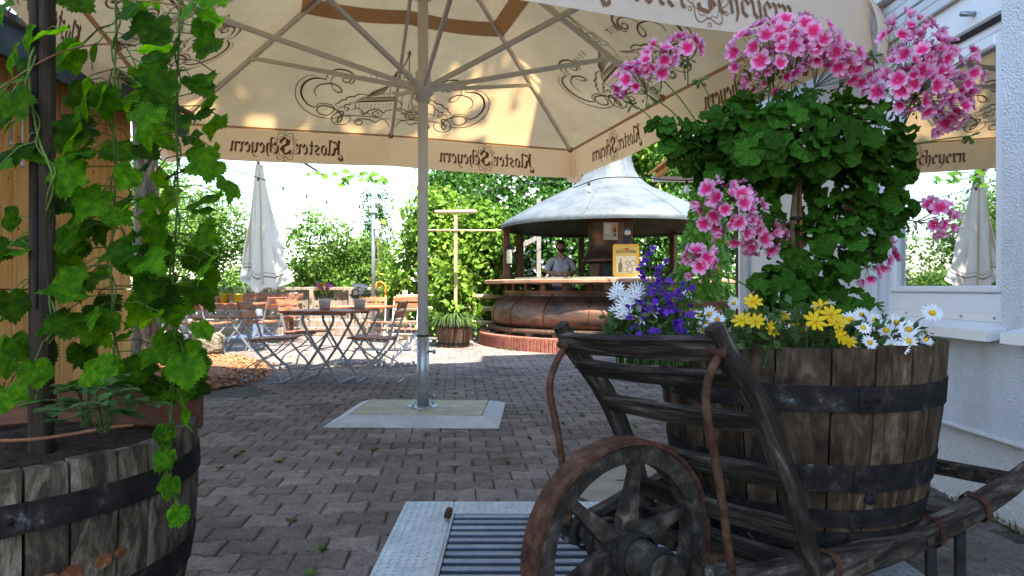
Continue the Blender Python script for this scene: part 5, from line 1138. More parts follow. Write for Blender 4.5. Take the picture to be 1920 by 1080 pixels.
for s_, sx in (('l', -1), ('r', 1)):
    H.update({'sh' + s_: ((sx * .185, .0, 1.40), .062), 'el' + s_: ((sx * .275, -.03, 1.185), .048), 'fo' + s_: ((sx * .17, -.18, 1.155), .042), 'wr' + s_: ((sx * .07, -.27, 1.145), .032), 'pa' + s_: ((sx * .02, -.31, 1.14), (.038, .022)),
              'hi' + s_: ((sx * .10, .02, .86), .088), 'kn' + s_: ((sx * .11, .0, .47), .06), 'an' + s_: ((sx * .12, .04, .09), .042), 'to' + s_: ((sx * .13, -.13, .035), .038)})
    E_ += [('clav', 'sh' + s_), ('sh' + s_, 'el' + s_), ('el' + s_, 'fo' + s_), ('fo' + s_, 'wr' + s_), ('wr' + s_, 'pa' + s_), ('pel', 'hi' + s_), ('hi' + s_, 'kn' + s_), ('kn' + s_, 'an' + s_), ('an' + s_, 'to' + s_)]
    for k, (dz, l) in enumerate(((.018, .06), (.006, .072), (-.006, .068), (-.018, .055))):
        p = Vector(H['pa' + s_][0]); a = p + Vector((-sx * .028, -.02, dz)); e = a + Vector((-sx * l * .6, -.02, -.008)); f = e + Vector((-sx * l * .35, .012, -.02))
        H.update({f'f{k}a' + s_: (tuple(a), .0095), f'f{k}b' + s_: (tuple(e), .0085), f'f{k}c' + s_: (tuple(f), .007)}); E_ += [('pa' + s_, f'f{k}a' + s_), (f'f{k}a' + s_, f'f{k}b' + s_), (f'f{k}b' + s_, f'f{k}c' + s_)]
    p = Vector(H['pa' + s_][0]); a = p + Vector((0, .0, .028)); e = a + Vector((-sx * .03, -.02, .018)); H.update({'ta' + s_: (tuple(a), .011), 'tb' + s_: (tuple(e), .009)}); E_ += [('pa' + s_, 'ta' + s_), ('ta' + s_, 'tb' + s_)]
body = skinned('body', H, E_, 'skin', man)
T_ = {'pel': ((0, .02, .90), (.172, .125)), 'wst': ((0, .012, 1.06), (.17, .125)), 'che': ((0, 0, 1.27), (.185, .135)), 'clav': ((0, .0, 1.42), (.12, .10)), 'col': ((0, -.005, 1.475), .074)}
Te = [('pel', 'wst'), ('wst', 'che'), ('che', 'clav'), ('clav', 'col')]
for s_, sx in (('l', -1), ('r', 1)):
    T_.update({'sh' + s_: ((sx * .19, .0, 1.395), .076), 'ua' + s_: ((sx * .24, -.01, 1.28), .07), 'el' + s_: ((sx * .275, -.03, 1.185), .062)}); Te += [('clav', 'sh' + s_), ('sh' + s_, 'ua' + s_), ('ua' + s_, 'el' + s_)]
shirt = skinned('shirt', T_, Te, 'shirt', man)
b = MB(); b.tube(spline([(-.07, -.035, 1.49), (-.045, -.085, 1.47), (0, -.118, 1.40)], 4), .012, 6); b.tube(spline([(.07, -.035, 1.49), (.045, -.085, 1.47), (0, -.118, 1.40)], 4), .012, 6); b.build('collar', 'shirt', shirt)
b = MB(); b.box((.085, -.138, 1.27), (.09, .008, .10)); b.build('pocket', 'shirt', shirt)
Q_ = {'pel': ((0, .02, .93), (.165, .115))}; Qe = []
for s_, sx in (('l', -1), ('r', 1)): Q_.update({'hi' + s_: ((sx * .10, .02, .84), .10), 'kn' + s_: ((sx * .11, .0, .47), .075), 'an' + s_: ((sx * .12, .035, .06), .062)}); Qe += [('pel', 'hi' + s_), ('hi' + s_, 'kn' + s_), ('kn' + s_, 'an' + s_)]
skinned('trousers', Q_, Qe, 'trousers', man)
def shell(prof_fn, n, m, name, m_):  # partial ellipsoid caps for hair and beard
    b = MB(); vs = [prof_fn(i / n, j / m) for i in range(n + 1) for j in range(m + 1)]; b.add(vs, [(i * (m + 1) + j, i * (m + 1) + j + 1, (i + 1) * (m + 1) + j + 1, (i + 1) * (m + 1) + j) for i in range(n) for j in range(m)], None, True); return b.build(name, m_, man)
HC = Vector((0, -.018, 1.682))
shell(lambda u, v: tuple(HC + Vector((math.sin(2 * math.pi * v) * .090 * math.sin(u * (1.25 + .75 * (math.cos(2 * math.pi * v) > -.3))), math.cos(2 * math.pi * v) * .104 * math.sin(u * (1.25 + .75 * (math.cos(2 * math.pi * v) > -.3))), .098 * math.cos(u * (1.25 + .75 * (math.cos(2 * math.pi * v) > -.3)))))), 10, 28, 'hair', 'hair')
shell(lambda u, v: tuple(Vector((0, -.036, 1.607)) + Vector((.078 * math.sin((v - .5) * 3.0) * (1 - .5 * u * u), -.093 * math.cos((v - .5) * 3.0) * (1 - .25 * u), .005 - .07 * u + .045 * (2 * abs(v - .5)) ** 2))), 6, 20, 'beard', 'hair')
b = MB(); b.tube([(0, -.118, 1.69), (0, -.137, 1.655), (0, -.124, 1.645)], [.009, .015, .012], 8); b.build('nose', 'skin', man)
for sx in (-1, 1):
    b = MB(); b.lathe([(0, -.006), (.008, -.003), (.009, .0), (.008, .003), (0, .006)], (sx * .032, -.110, 1.682), 10); b.build('eye', 'hair', man)
    b = MB(); b.tube([(sx * .014, -.118, 1.703), (sx * .05, -.107, 1.702)], .005, 6); b.build('eyebrow', 'hair', man)
    b = MB(); b.box((sx * .086, -.015, 1.665), (.018, .035, .058), bev=.008); b.build('ear', 'skin', man)
# ================================================================== garden furniture
def make_chair(label, loc, rz, steel='steel_grey'):
    t = thing('folding_chair', label, 'chair', loc, rz, 'folding garden chairs')
    return t
SIDE_A = [(-.24, .86), (-.205, .75), (-.17, .64), (-.105, .43), (-.06, .36), (.05, .235), (.165, .13), (.20, .05), (.212, .008)]
SIDE_B = [(.25, .445), (.18, .375), (.09, .30), (0, .25), (-.125, .185), (-.175, .12), (-.20, .04), (-.214, .008)]
CH = []
for y in (-.2, .2): b = MB(); b.tube([(p.x, y, p.z) for p in spline([(x, 0, z) for x, z in SIDE_A], 4)], 1, flat=(.024, .012)); CH.append(('side_bar', b.mesh('side_bar'), 'steel'))
for y in (-.182, .182): b = MB(); b.tube([(p.x, y, p.z) for p in spline([(x, 0, z) for x, z in SIDE_B], 4)], 1, flat=(.024, .012)); CH.append(('side_bar', b.mesh('side_bar'), 'steel'))
for x, z, h, r in ((.212, .012, .2, .009), (-.214, .012, .182, .009), (.03, .275, .2, .006)): b = MB(); b.tube([(x, -h, z), (x, h, z)], r, 6); CH.append(('stretcher', b.mesh('stretcher'), 'steel'))
for y in (-.165, .165): b = MB(); b.tube([(-.12, y, .435), (.28, y, .452)], 1, flat=(.014, .02)); CH.append(('seat_rail', b.mesh('seat_rail'), 'steel'))
for k in range(6): b = MB(); b.box((-.085 + k * .075, 0, .459 + k * .0032), (.062, .43, .02), bev=.005); CH.append(('seat_slat', b.mesh('seat_slat'), 'slat'))
for x, z in ((-.222, .815), (-.192, .715)): b = MB(); b.box((x, 0, z), (.02, .44, .078), rot=Matrix.Rotation(R(-17), 3, 'Y'), bev=.005); CH.append(('back_slat', b.mesh('back_slat'), 'slat'))
def chair(label, x, y, rz, steel='steel_grey', wood='slat_red'):
    t = make_chair(label, (x, y, .0), R(rz))
    for name, me, k in CH:
        m2 = me if len(me.materials) == 0 or me.materials[0].name == {'steel': steel, 'slat': wood}[k] else me.copy()
        if m2 is not me: m2.materials.clear()
        link(name, m2, {'steel': steel, 'slat': wood}[k], t)
    return t
def table(label, x, y, rz, L_=.74, W_=.74, steel='steel_grey', wood='slat_red'):
    t = thing('folding_table', label, 'table', (x, y, 0), R(rz), 'folding garden tables'); n = 6; w_ = L_ / n
    for k in range(n): b = MB(); b.box((-L_ / 2 + w_ * (k + .5), 0, .752), (w_ - .008, W_, .024), bev=.004); b.build('top_board', wood, t)
    for yy in (-W_ / 2 + .05, W_ / 2 - .05): b = MB(); b.box((0, yy, .729), (L_ - .06, .03, .02)); b.build('top_rail', steel, t)
    for yy in (-.24, .24):
        for s_ in (-1, 1):
            b = MB(); o_ = .008 * s_; b.tube(spline([(s_ * .16, yy + o_, .72), (s_ * .165, yy + o_, .66), (s_ * .13, yy + o_, .58), (0, yy + o_, .36), (-s_ * .22, yy + o_, .05), (-s_ * .27, yy + o_, .008)], 4), 1, flat=(.026, .012)); b.build('leg', steel, t)
    for x0, z0_, x1, z1_ in ((.25, .03, .25, .03), (-.25, .03, -.25, .03), (0, .36, 0, .36), (.1, .52, -.03, .3)): b = MB(); b.tube([(x0, -.26, z0_), (x1, .26, z1_)], .0075, 6); b.build('stretcher', steel, t)
    return t
table('brown slatted folding table with two white flower pots, nearest of the tables', -1.98, 7.0, -9)
chair('folding chair at the left of the nearest table, half in shade', -2.63, 6.98, 4)
chair('folding chair at the right of the nearest table, turned to it', -1.40, 7.0, 178)
table('sunlit folding table right behind the nearest table', -1.98, 8.5, -5)
chair('folding chair with an orange sunlit seat just behind the nearest table', -2.62, 8.15, -14)
chair('white-framed folding chair partly hidden by the umbrella pole', -1.34, 8.35, 190, 'white_paint')
chair('folding chair facing us behind the right-hand flower pot', -2.22, 10.3, -84, 'white_paint')
chair('folding chair facing us between the flower pots and the umbrella pole', -1.72, 10.25, -96, 'white_paint')
table('folding table carrying the yellow-green pots', -4.32, 10.35, 8)
chair('red-backed folding chair at the right of the table with yellow-green pots', -3.92, 10.35, 160)
chair('folding chair seen from behind in front of the table with yellow-green pots', -4.62, 9.75, 62)
chair('folding chair near the tree at the left of the yellow-green pots', -5.15, 10.2, 30)
chair('folding chair whose back shows just behind the purple flower spikes', 2.03, 7.5, -88)
chair('folding chair whose back shows left of the yellow flowers near the house corner', 2.36, 7.85, -97)
def bench(label, x, y, rz, L_=1.9):
    t = thing('park_bench', label, 'bench', (x, y, 0), R(rz), 'brown benches along the fence')
    for k in range(3): b = MB(); b.box((0, -.13 + k * .125, .46), (L_, .11, .04), bev=.006); b.build('seat_board', 'bench_brown', t)
    for z, h in ((.66, .10), (.83, .13)): b = MB(); b.box((0, .235 + (z - .6) * .25, z), (L_, .035, h), rot=Matrix.Rotation(R(-12), 3, 'X'), bev=.006); b.build('back_board', 'bench_brown', t)
    for sx in (-1, 1):
        b = MB(); xx = sx * (L_ / 2 - .18); b.tube([(xx, -.16, .0), (xx, -.14, .44)], 1, flat=(.07, .07)); b.build('leg', 'bench_brown', t)
        b = MB(); b.tube([(xx, .22, .0), (xx, .17, .44), (xx, .285, .9)], 1, flat=(.07, .06)); b.build('leg', 'bench_brown', t)
        b = MB(); b.box((xx, .02, .41), (.06, .36, .06)); b.build('bearer', 'bench_brown', t)
    return t
bench('long brown bench with a broad back board under the closed parasol', -4.95, 12.0, 2, 2.0)
bench('brown bench at the left end of the fence behind the hop leaves', -7.2, 12.3, 8, 1.8)
# ------------------------------------------------------------------ flower pots
def pot(label, p, r0, r1, h, m, kind, seed):
    t = thing('flower_pot', label, 'flower pot', p); random.seed(seed)
    b = MB(); b.lathe([(0, .004), (r0, .004), (r0 + .004, 0), (r1, h * .86), (r1 + .004, h * .88), (r1 + .006, h), (r1 - .006, h), (r1 - .01, h * .8), (0, h * .8)], n=28); b.build('pot', m, t)
    b = MB()
    for k in range(150):
        a = U(0, 6.28); rr = U(0, 1) ** .6; z = U(0, 1); p0 = Vector((math.cos(a) * rr * r1 * 1.35, math.sin(a) * rr * r1 * 1.35, h + z * .13 * (1.1 - rr * .6))); d_ = Vector((math.cos(a), math.sin(a), U(0, 1.3))).normalized(); s_ = U(.025, .05); sd = d_.cross(Vector((U(-1, 1), U(-1, 1), .3))).normalized() * s_ * .3
        b.add([p0, p0 + d_ * s_ * .5 + sd, p0 + d_ * s_, p0 + d_ * s_ * .5 - sd], [(0, 1, 2, 3)], U(0, 1))
    b.build('foliage', 'herb', t)
    if kind:
        for k in range(26):
            a = U(0, 6.28); rr = U(.3, 1); q = Vector((math.cos(a) * rr * r1 * 1.5, math.sin(a) * rr * r1 * 1.5 - .01, h + U(.06, .17)))
            v = {'mixed': random.choice((.1, .1, .4, .45, .7)) if q.x < .03 else random.choice((.7, .45, .4)), 'white': random.choice((.1, .4, .45)) if q.x < -.05 else .95}[kind]
            b = MB(); s_ = U(.014, .024)
            for j in range(5): aa = 2 * math.pi * j / 5; b.add([(0, 0, 0), (s_ * math.cos(aa - .5), -.004, s_ * math.sin(aa - .5)), (s_ * 1.3 * math.cos(aa), -.007, s_ * 1.3 * math.sin(aa)), (s_ * math.cos(aa + .5), -.004, s_ * math.sin(aa + .5))], [(0, 1, 2, 3)], v)
            b.build('bloom', 'petal_mix', t, loc=q, rot=(U(-.6, .6), 0, U(-.8, .8)))
    return t
pot('white pot with red, violet and yellow flowers on the nearest table', (-2.02, 7.02, .765), .047, .064, .115, 'pot_white', 'mixed', 3)
pot('white pot with mostly white petunias on the nearest table', (-1.69, 7.22, .765), .05, .068, .115, 'pot_white', 'white', 5)
pot('yellow-green pot of herbs on the left table, nearer the hop leaves', (-4.50, 10.2, .765), .058, .076, .16, 'pot_lime', None, 8)
pot('yellow-green pot of herbs on the left table, nearer the parasol', (-4.27, 10.15, .765), .052, .068, .145, 'pot_lime', None, 9)
pot('low clay pot with grey-green herbs at the end of the left table', (-4.68, 10.5, .765), .07, .09, .09, 'pot_clay', None, 10)
random.seed(99)
# ------------------------------------------------------------------ closed parasol
pp = Vector((-5.15, 13.2, 0)); cp = thing('closed_parasol', 'folded white parasol with black lines on a red-brown pole', 'parasol', pp)
b = MB(); b.tube([(0, 0, .55), (0, 0, 3.7)], .035, 12); b.build('pole', 'pole_red', cp)
b = MB(); b.lathe([(.0, .6), (.075, .6), (.085, .5), (.10, .05), (.10, 0)], n=20); b.build('stand_tube', 'white_paint', cp)
b = MB(); b.box((0, -.05, .015), (1.0, .9, .03), R(8), bev=.006); b.build('stand_plate', 'blue_plate', cp)
n = 96
def fold(a, z):
    k = (3.6 - z) / 2.55; r = .055 + .25 * k ** 1.15; f = math.sin(a * 7 + .9 * math.sin(z * 1.7)) + .5 * math.sin(a * 11 + z * 2); g = math.sin(a * 2 + 1)
    rr = r * (1 + .28 * f * (.3 + .7 * k) + .30 * g * k); zz = z + max(0, k - .45) * (.26 * math.sin(a * 2 + .6) + .14 * math.sin(a * 5))
    return Vector((rr * math.cos(a) * (1.45 if math.cos(a) > 0 else .9) + .02 * k, rr * math.sin(a) * .7, zz))
b = MB(); zs_ = np.linspace(3.62, 1.07, 22); vs = [fold(2 * math.pi * j / n, z) for z in zs_ for j in range(n)]
b.add(vs, [(i * n + j, i * n + (j + 1) % n, (i + 1) * n + (j + 1) % n, (i + 1) * n + j) for i in range(len(zs_) - 1) for j in range(n)], None, True); cn = b.build('canopy', 'parasol_white', cp)
for zl, m, w_ in ((1.28, 'parasol_line', .018), (1.36, 'parasol_line', .008)):
    b = MB(); vs = []
    for j in range(n + 1):
        a = 2 * math.pi * j / n; p, q = fold(a, zl + .03 * math.sin(a * 3)), fold(a, zl + w_ + .03 * math.sin(a * 3)); o_ = Vector((math.cos(a), math.sin(a), 0)) * .006; vs += [p + o_, q + o_]
    b.add(vs, [(2 * j, 2 * j + 2, 2 * j + 3, 2 * j + 1) for j in range(n)]); b.build('border_line', m, cn)
for a0 in (3.9, 5.1):
    b = MB(); vs = []
    for z in np.linspace(3.4, 1.15, 20): p, q = fold(a0, z), fold(a0 + .16, z); o_ = Vector((math.cos(a0), math.sin(a0), 0)) * .008; vs += [p + o_, q + o_]
    b.add(vs, [(2 * j, 2 * j + 2, 2 * j + 3, 2 * j + 1) for j in range(19)], None, True); b.build('lining_fold', 'parasol_tan', cn)
b = MB(); b.tube(spline([(.0, -.05, 1.12), (-.09, -.09, 1.06), (-.1, -.08, 1.0), (-.02, -.06, 1.02)], 5), .012, 6); b.build('tie_strap', 'parasol_tan', cp)
# ------------------------------------------------------------------ fence with cut-out boards
FY = 14.2; fen = thing('board_fence', 'low brown fence of boards with cut-out notches behind the benches', 'fence', (-4.8, FY, 0))
poly_ = []
hw, z0, z1 = .068, .34, .93
edge = [(hw, z0)]
for zc in (.45, .60, .75): edge += [(hw, zc - .035), (hw - .028, zc), (hw, zc + .035)]
edge += [(hw, z1)]; poly_ = edge + [(-x, z) for x, z in edge[::-1]]
q = MB(); q.prism(poly_, .022, basis((1, 0, 0), (0, 0, 1), (0, -1, 0))); BRD = q.mesh('board')
for k in range(32): link('board', BRD, 'fence_wood', fen, loc=(-2.15 + k * .138, U(-.003, .003), 0))
for x in (-2.3, -1.0, .45, 1.3, 2.1): b = MB(); b.box((x, -.06, .48), (.09, .09, .98), bev=.008); b.build('post', 'fence_wood', fen)
b = MB(); b.box((0, -.02, .985), (4.75, .16, .07), bev=.01); b.build('top_rail', 'fence_wood', fen)
b = MB(); b.box((0, .03, .38), (4.6, .04, .07)); b.build('lower_rail', 'fence_wood', fen)
b = MB(); b.box((0, -.05, .90), (4.6, .02, .06)); b.build('upper_rail', 'fence_wood', fen)
kb = thing('timber_kerb', 'long pale timber kerb along the foot of the board fence', 'kerb', (-3.6, 13.6, 0))
for x, l in ((-1.9, 2.3), (.45, 2.3), (2.2, 1.15)): b = MB(); b.box((x, 0, .09), (l, .18, .18), bev=.012); b.build('sleeper', 'fence_wood', kb)
for x, l in ((-1.6, 2.6), (1.0, 2.5)): b = MB(); b.box((x, .34, .24), (l, .18, .16), bev=.012); b.build('sleeper', 'fence_wood', kb)
# small white box on the fence
wb_ = thing('junction_box', 'small white box fixed to the fence top beside the bench', 'box', P(550, 553, 14.05)); b = MB(); b.box((0, 0, 0), (.16, .06, .09), bev=.008); b.build('case', 'white_paint', wb_); b = MB(); b.tube([(.05, -.03, 0), (.05, -.04, 0)], .012, 8); b.build('knob', 'dark_iron', wb_)
# ------------------------------------------------------------------ round-timber rail fence right of the pole
rfn = thing('rail_fence', 'round-timber rail fence with three pale rails behind the shrub tub', 'fence', (-1.0, 12.4, 0))
for z in (.83, .60, .33): b = MB(); b.tube([(-1.2, 0, z), (.15, .02, z + .01), (1.35, .0, z)], .045, 10); b.build('rail', 'round_timber', rfn)
for x in (-1.05, .2, 1.1): b = MB(); b.tube([(x, .07, 0), (x, .07, .95)], .05, 10); b.build('post', 'round_timber', rfn)
# ------------------------------------------------------------------ tub with T-shaped trellis
tb = P(851, 650, 11.1); tub = barrel('planter_tub', 'small brown half-barrel tub with grass-like leaves beside the bar', (tb.x, tb.y, 0), [(.25, 0), (.29, .2), (.315, .42)], 16, [(.07, .03), (.36, .045)], 'wet_wood', cat='planter')
b = MB()
for k in range(260):
    a = U(0, 6.28); d_ = Vector((math.cos(a), math.sin(a), 0)); l = U(.18, .42); p0 = d_ * U(0, .2) + Vector((0, 0, .38)); sd = Vector((-d_.y, d_.x, 0)) * .009; pk = U(.10, .22)
    c1, c2, c3 = p0 + d_ * l * .35 + Vector((0, 0, pk)), p0 + d_ * l * .75 + Vector((0, 0, pk * .8)), p0 + d_ * l + Vector((0, 0, pk * .1 - .05))
    b.add([p0 - sd, p0 + sd, c1 - sd, c1 + sd, c2 - sd * .8, c2 + sd * .8, c3], [(0, 1, 3, 2), (2, 3, 5, 4), (4, 5, 6)], U(0, 1))
tg = thing('grassy_plant', 'tuft of long arching leaves growing in the small tub', 'plant', (tb.x, tb.y, 0)); b.build('foliage', 'herb', tg)
tr_ = thing('trellis_post', 'pale timber post with two cross bars standing in the small tub', 'trellis', (tb.x + .03, tb.y + .03, 0))
b = MB(); b.box((0, 0, 1.30), (.055, .055, 1.90)); b.build('upright', 'round_timber', tr_)
b = MB(); b.tube([(-.36, 0, 2.30), (.36, 0, 2.31)], .032, 8); b.build('top_bar', 'round_timber', tr_)
b = MB(); b.tube([(-.55, -.03, 1.985), (.78, -.03, 1.98)], .018, 8); b.build('cross_bar', 'round_timber', tr_)
# ------------------------------------------------------------------ mast, hose, string lights
mp_ = P(700, 560, 13.0); ms_ = thing('lamp_mast', 'slim grey metal mast with pulley standing behind the fence', 'mast', (mp_.x, mp_.y, 0))
b = MB(); b.tube([(0, 0, 0), (0, 0, 3.35)], .038, 12); b.build('tube', 'steel_grey', ms_)
b = MB(); b.box((.08, -.04, 2.25), (.09, .10, .16), bev=.01); b.tube([(.08, -.04, 2.15), (.08, -.04, 1.98)], .04, 8); b.build('pulley', 'white_paint', ms_)
b = MB(); b.tube([(.1, -.05, 2.0), (.11, -.05, .9)], .006, 5); b.build('cord', 'twig', ms_)
b = MB(); b.box((0, 0, 2.55), (.14, .12, .08)); b.build('clamp', 'white_paint', ms_)
hs = P(713, 575, 13.3); ho = thing('garden_hose', 'orange garden hose coiled over the fence beside the mast', 'hose', (hs.x, hs.y, .6))
for k in range(7):
    b = MB(); r_ = .15 + .01 * (k % 3); b.tube([(r_ * math.cos(a) * .8 + U(-.01, .01), -.05 + k * .016, .26 + .27 * math.sin(a) - .04 * (k % 2)) for a in np.linspace(0, 2 * math.pi, 22)], .013, 6); b.build('coil', 'hose', ho)
def string_lights(label, pts, bulbs, clear=False, r=.009):
    sp = spline(pts, 10); o = thing('string_lights', label, 'string lights', sp[0]); l0 = o.location; b = MB(); b.tube([p - l0 for p in sp], r, 6); b.build('cable', 'cable', o)
    for f in bulbs:
        p = sp[int(f * (len(sp) - 1))] - l0; b = MB(); b.tube([p, p - Vector((0, 0, .06))], .018, 8); sk_ = b.build('socket', 'cable', o)
        if clear: b = MB(); b.lathe([(.012, -.06), (.03, -.10), (.038, -.135), (.028, -.165), (0, -.178)], p, 12); b.build('bulb', 'bulb', o)
string_lights('dark cable with empty sockets hanging from the canopy to the mast', [P(430, 318, 11.5), P(478, 331, 11.8), P(545, 356, 12.1), P(620, 378, 12.5), P(700, 387, 13.0)], (.28, .45, .6, .74, .9))
string_lights('dark cable sagging from the mast past the umbrella pole to the hedge', [P(700, 387, 13.0), P(780, 392, 13.2), P(860, 375, 13.4), P(935, 352, 13.6), P(1050, 340, 14)], (.2, .5), False, .007)
string_lights('cable with clear bulbs running past the bar roof to the house', [P(1075, 352, 10.0), P(1130, 334, 9.6), P(1200, 333, 9.2), P(1260, 338, 8.8), P(1330, 336, 8.4), P(1400, 325, 8.0)], (.12, .68), True, .008)
# ------------------------------------------------------------------ roofed display post near the house corner, vine column, dark post
dp = P(1322, 560, 8.6); ds = thing('roofed_post', 'timber post with a small orange-brown pitched roof behind the geranium', 'post', (dp.x, dp.y, 0))
b = MB(); b.box((0, 0, 1.3), (.10, .10, 2.6), bev=.008); b.build('upright', 'weathered', ds)
for sx in (-1, 1):
    for k in range(4): b = MB(); b.box((sx * .30, -.45 + k * .30, 2.78), (.74, .28, .03), rot=Matrix.Rotation(R(sx * 28), 3, 'Y')); b.build('roof_board', 'plank', ds)
for yy in (-.55, .55): b = MB(); b.box((0, yy, 2.53), (1.15, .06, .07)); b.build('tie_beam', 'white_paint', ds)
for xx in (-.5, .5): b = MB(); b.box((xx, 0, 2.60), (.06, 1.2, .10)); b.build('purlin', 'plank', ds)
dk = P(1387, 560, 6.6); dkp = thing('dark_post', 'dark slim timber post at the corner of the house', 'post', (dk.x, dk.y, 0)); b = MB(); b.box((0, 0, 1.1), (.07, .07, 2.2), bev=.008); b.build('upright', 'post_wood', dkp); b = MB(); b.box((-.3, 0, .83), (.75, .03, .06)); b.build('rail', 'bench_brown', dkp)
# ================================================================== shrubs and trees
def leaf_cloud(cen, rad, ncl, per, rc, size, shape=1.0, seed=0, zmin=.05, up=.35, inner=.45, aspect=.42, cards=None):
    g = np.random.default_rng(seed); cen, rad = np.array(cen, float), np.array(rad, float)
    d = g.normal(size=(ncl, 3)); d /= np.linalg.norm(d, axis=1)[:, None]
    lump = 1 + .16 * np.sin(d[:, 0] * 5 + seed) * np.cos(d[:, 2] * 6 + seed * 2) + .10 * np.sin(d[:, 1] * 11 + d[:, 2] * 7)
    r = (inner + (1 - inner) * g.random(ncl) ** .6) * lump
    cc = cen + d * rad * r[:, None]; crand = g.random(ncl)
    m = ncl * per; idx = np.repeat(np.arange(ncl), per)
    p = cc[idx] + g.normal(size=(m, 3)) * rc * np.array([1, 1, .75]); keep = p[:, 2] > zmin; p = p[keep]; idx = idx[keep]; m = len(p)
    out = d[idx] * .7 + g.normal(size=(m, 3)) * .75 + np.array([0, 0, up]); out /= np.linalg.norm(out, axis=1)[:, None]
    t = g.normal(size=(m, 3)) + np.array([0, 0, -.5]); t -= (t * out).sum(1)[:, None] * out; t /= np.linalg.norm(t, axis=1)[:, None] + 1e-9
    s = np.cross(t, out); L = size * (.65 + .7 * g.random(m))[:, None]; W = L * aspect
    a = p; b_ = p + t * L * .45 + s * W + out * W * .25; c_ = p + t * L - out * L * .12; e = p + t * L * .45 - s * W + out * W * .25
    v = np.stack([a, b_, c_, e], 1).reshape(-1, 3); f = np.arange(4 * m).reshape(-1, 4)
    var = np.clip(.5 + (crand[idx] - .5) * .7 + g.normal(size=m) * .16, 0, 1); return v, f, np.repeat(var, 4)
def np_mesh(name, v, f, a):
    me = bpy.data.meshes.new(name); me.vertices.add(len(v)); me.vertices.foreach_set('co', v.astype(np.float32).ravel())
    k = f.shape[1]; me.loops.add(f.size); me.loops.foreach_set('vertex_index', f.astype(np.int32).ravel()); me.polygons.add(len(f))
    me.polygons.foreach_set('loop_start', np.arange(0, f.size, k, dtype=np.int32)); me.update(calc_edges=True)
    at = me.attributes.new('var', 'FLOAT', 'POINT'); at.data.foreach_set('value', a.astype(np.float32)); me.validate(); return me
def shrub(name, label, loc, rad, ncl, per, rc, size, m, cat='bush', zc=None, trunk=None, bloom=0, seed=1, group=None, lobes=1, trunk_r=.05, coff=(0, 0), **kw):
    t = thing(name, label, cat, (loc[0], loc[1], 0), 0, group); zc = rad[2] if zc is None else zc; V, Fc, A = [], [], []; o_ = 0; g = random.Random(seed)
    lob = [((coff[0], coff[1], zc), rad, ncl)] if lobes == 1 else [((g.uniform(-.6, .6) * rad[0], g.uniform(-.4, .4) * rad[1], zc + g.uniform(-.55, .55) * rad[2]), [q * g.uniform(.45, .7) for q in rad], int(ncl / lobes)) for k in range(lobes)]
    for k, (c0, r0, n0) in enumerate(lob):
        v, f, a = leaf_cloud(c0, r0, n0, per, rc, size, seed=seed * 13 + k, **kw); V.append(v); Fc.append(f + o_); A.append(a); o_ += len(v)
    link('crown', np_mesh('crown', np.concatenate(V), np.concatenate(Fc), np.concatenate(A)), m, t)
    b = MB(); h = trunk or zc
    b.tube(spline([(0, 0, -.05), (g.uniform(-.05, .05), .03, h * .5), (0, 0, h)], 5), list(np.linspace(trunk_r, trunk_r * .55, 11)), 8)
    for k, (c0, r0, n0) in enumerate(lob if lobes > 1 else [((coff[0] + rad[0] * .6 * math.cos(q), coff[1] + rad[1] * .6 * math.sin(q), zc + .2 * rad[2] * (q % 2)), 0, 0) for q in range(5)]):
        b.tube(spline([(0, 0, h * .55), (c0[0] * .4, c0[1] * .4, h * .55 + (c0[2] - h * .55) * .6), c0], 4), list(np.linspace(trunk_r * .55, .012, 9)), 6)
    b.build('trunk', 'bark', t)
    if bloom:
        gg = np.random.default_rng(seed + 5); b = MB()
        for k in range(bloom):
            d_ = Vector(gg.normal(size=3)).normalized(); d_.y = -abs(d_.y); c0 = Vector((0, 0, zc)) + Vector((d_.x * rad[0], d_.y * rad[1], d_.z * rad[2])) * (.9 + .15 * gg.random())
            if c0.z < .3: continue
            for j in range(int(gg.integers(2, 7))):
                p = c0 + Vector(gg.normal(size=3)) * .09; s_ = .02 + .016 * gg.random()
                for q in range(4): aa = q * 1.57 + .3; b.add([p, p + Vector((s_ * math.cos(aa - .5), -.01, s_ * math.sin(aa - .5))), p + Vector((s_ * 1.3 * math.cos(aa), -.015, s_ * 1.3 * math.sin(aa))), p + Vector((s_ * math.cos(aa + .5), -.01, s_ * math.sin(aa + .5)))], [(0, 1, 2, 3)])
        b.build('blossom', 'petal_white', t)
    return t
shrub('garden_tree', 'pale young tree in full sun left of the folded parasol', (-7.9, 16.5), (1.5, 1.2, 1.75), 260, 42, .16, .085, 'bush_pale', cat='tree', zc=2.3, seed=2, lobes=6)
shrub('garden_tree', 'airy pale tree reaching up to the canopy behind the hop vine', (-9.6, 17.5), (1.6, 1.3, 2.4), 260, 42, .18, .09, 'bush_pale', cat='tree', zc=3.2, seed=12, lobes=6)
shrub('round_bush', 'broad pale-green bush behind the fence between parasol and mast', (-4.5, 17.2), (1.75, 1.2, 1.45), 420, 46, .14, .085, 'bush_pale', zc=1.35, seed=3, lobes=7)
shrub('round_bush', 'low pale bush at the foot of the folded parasol', (-6.6, 16.2), (1.1, .8, .7), 140, 46, .12, .08, 'bush_pale', zc=.75, seed=4)
shrub('slim_conifer', 'slim dark conifer rising behind the mast', (-3.75, 18.0), (.42, .42, 1.6), 120, 40, .08, .06, 'bush_deep', cat='tree', zc=2.3, seed=5)
shrub('hazel_bush', 'tall lime-green bush with large leaves behind the rail fence', (-1.55, 13.7), (1.0, .65, 1.5), 210, 30, .14, .13, 'bush_lime', zc=1.55, seed=6, aspect=.36)
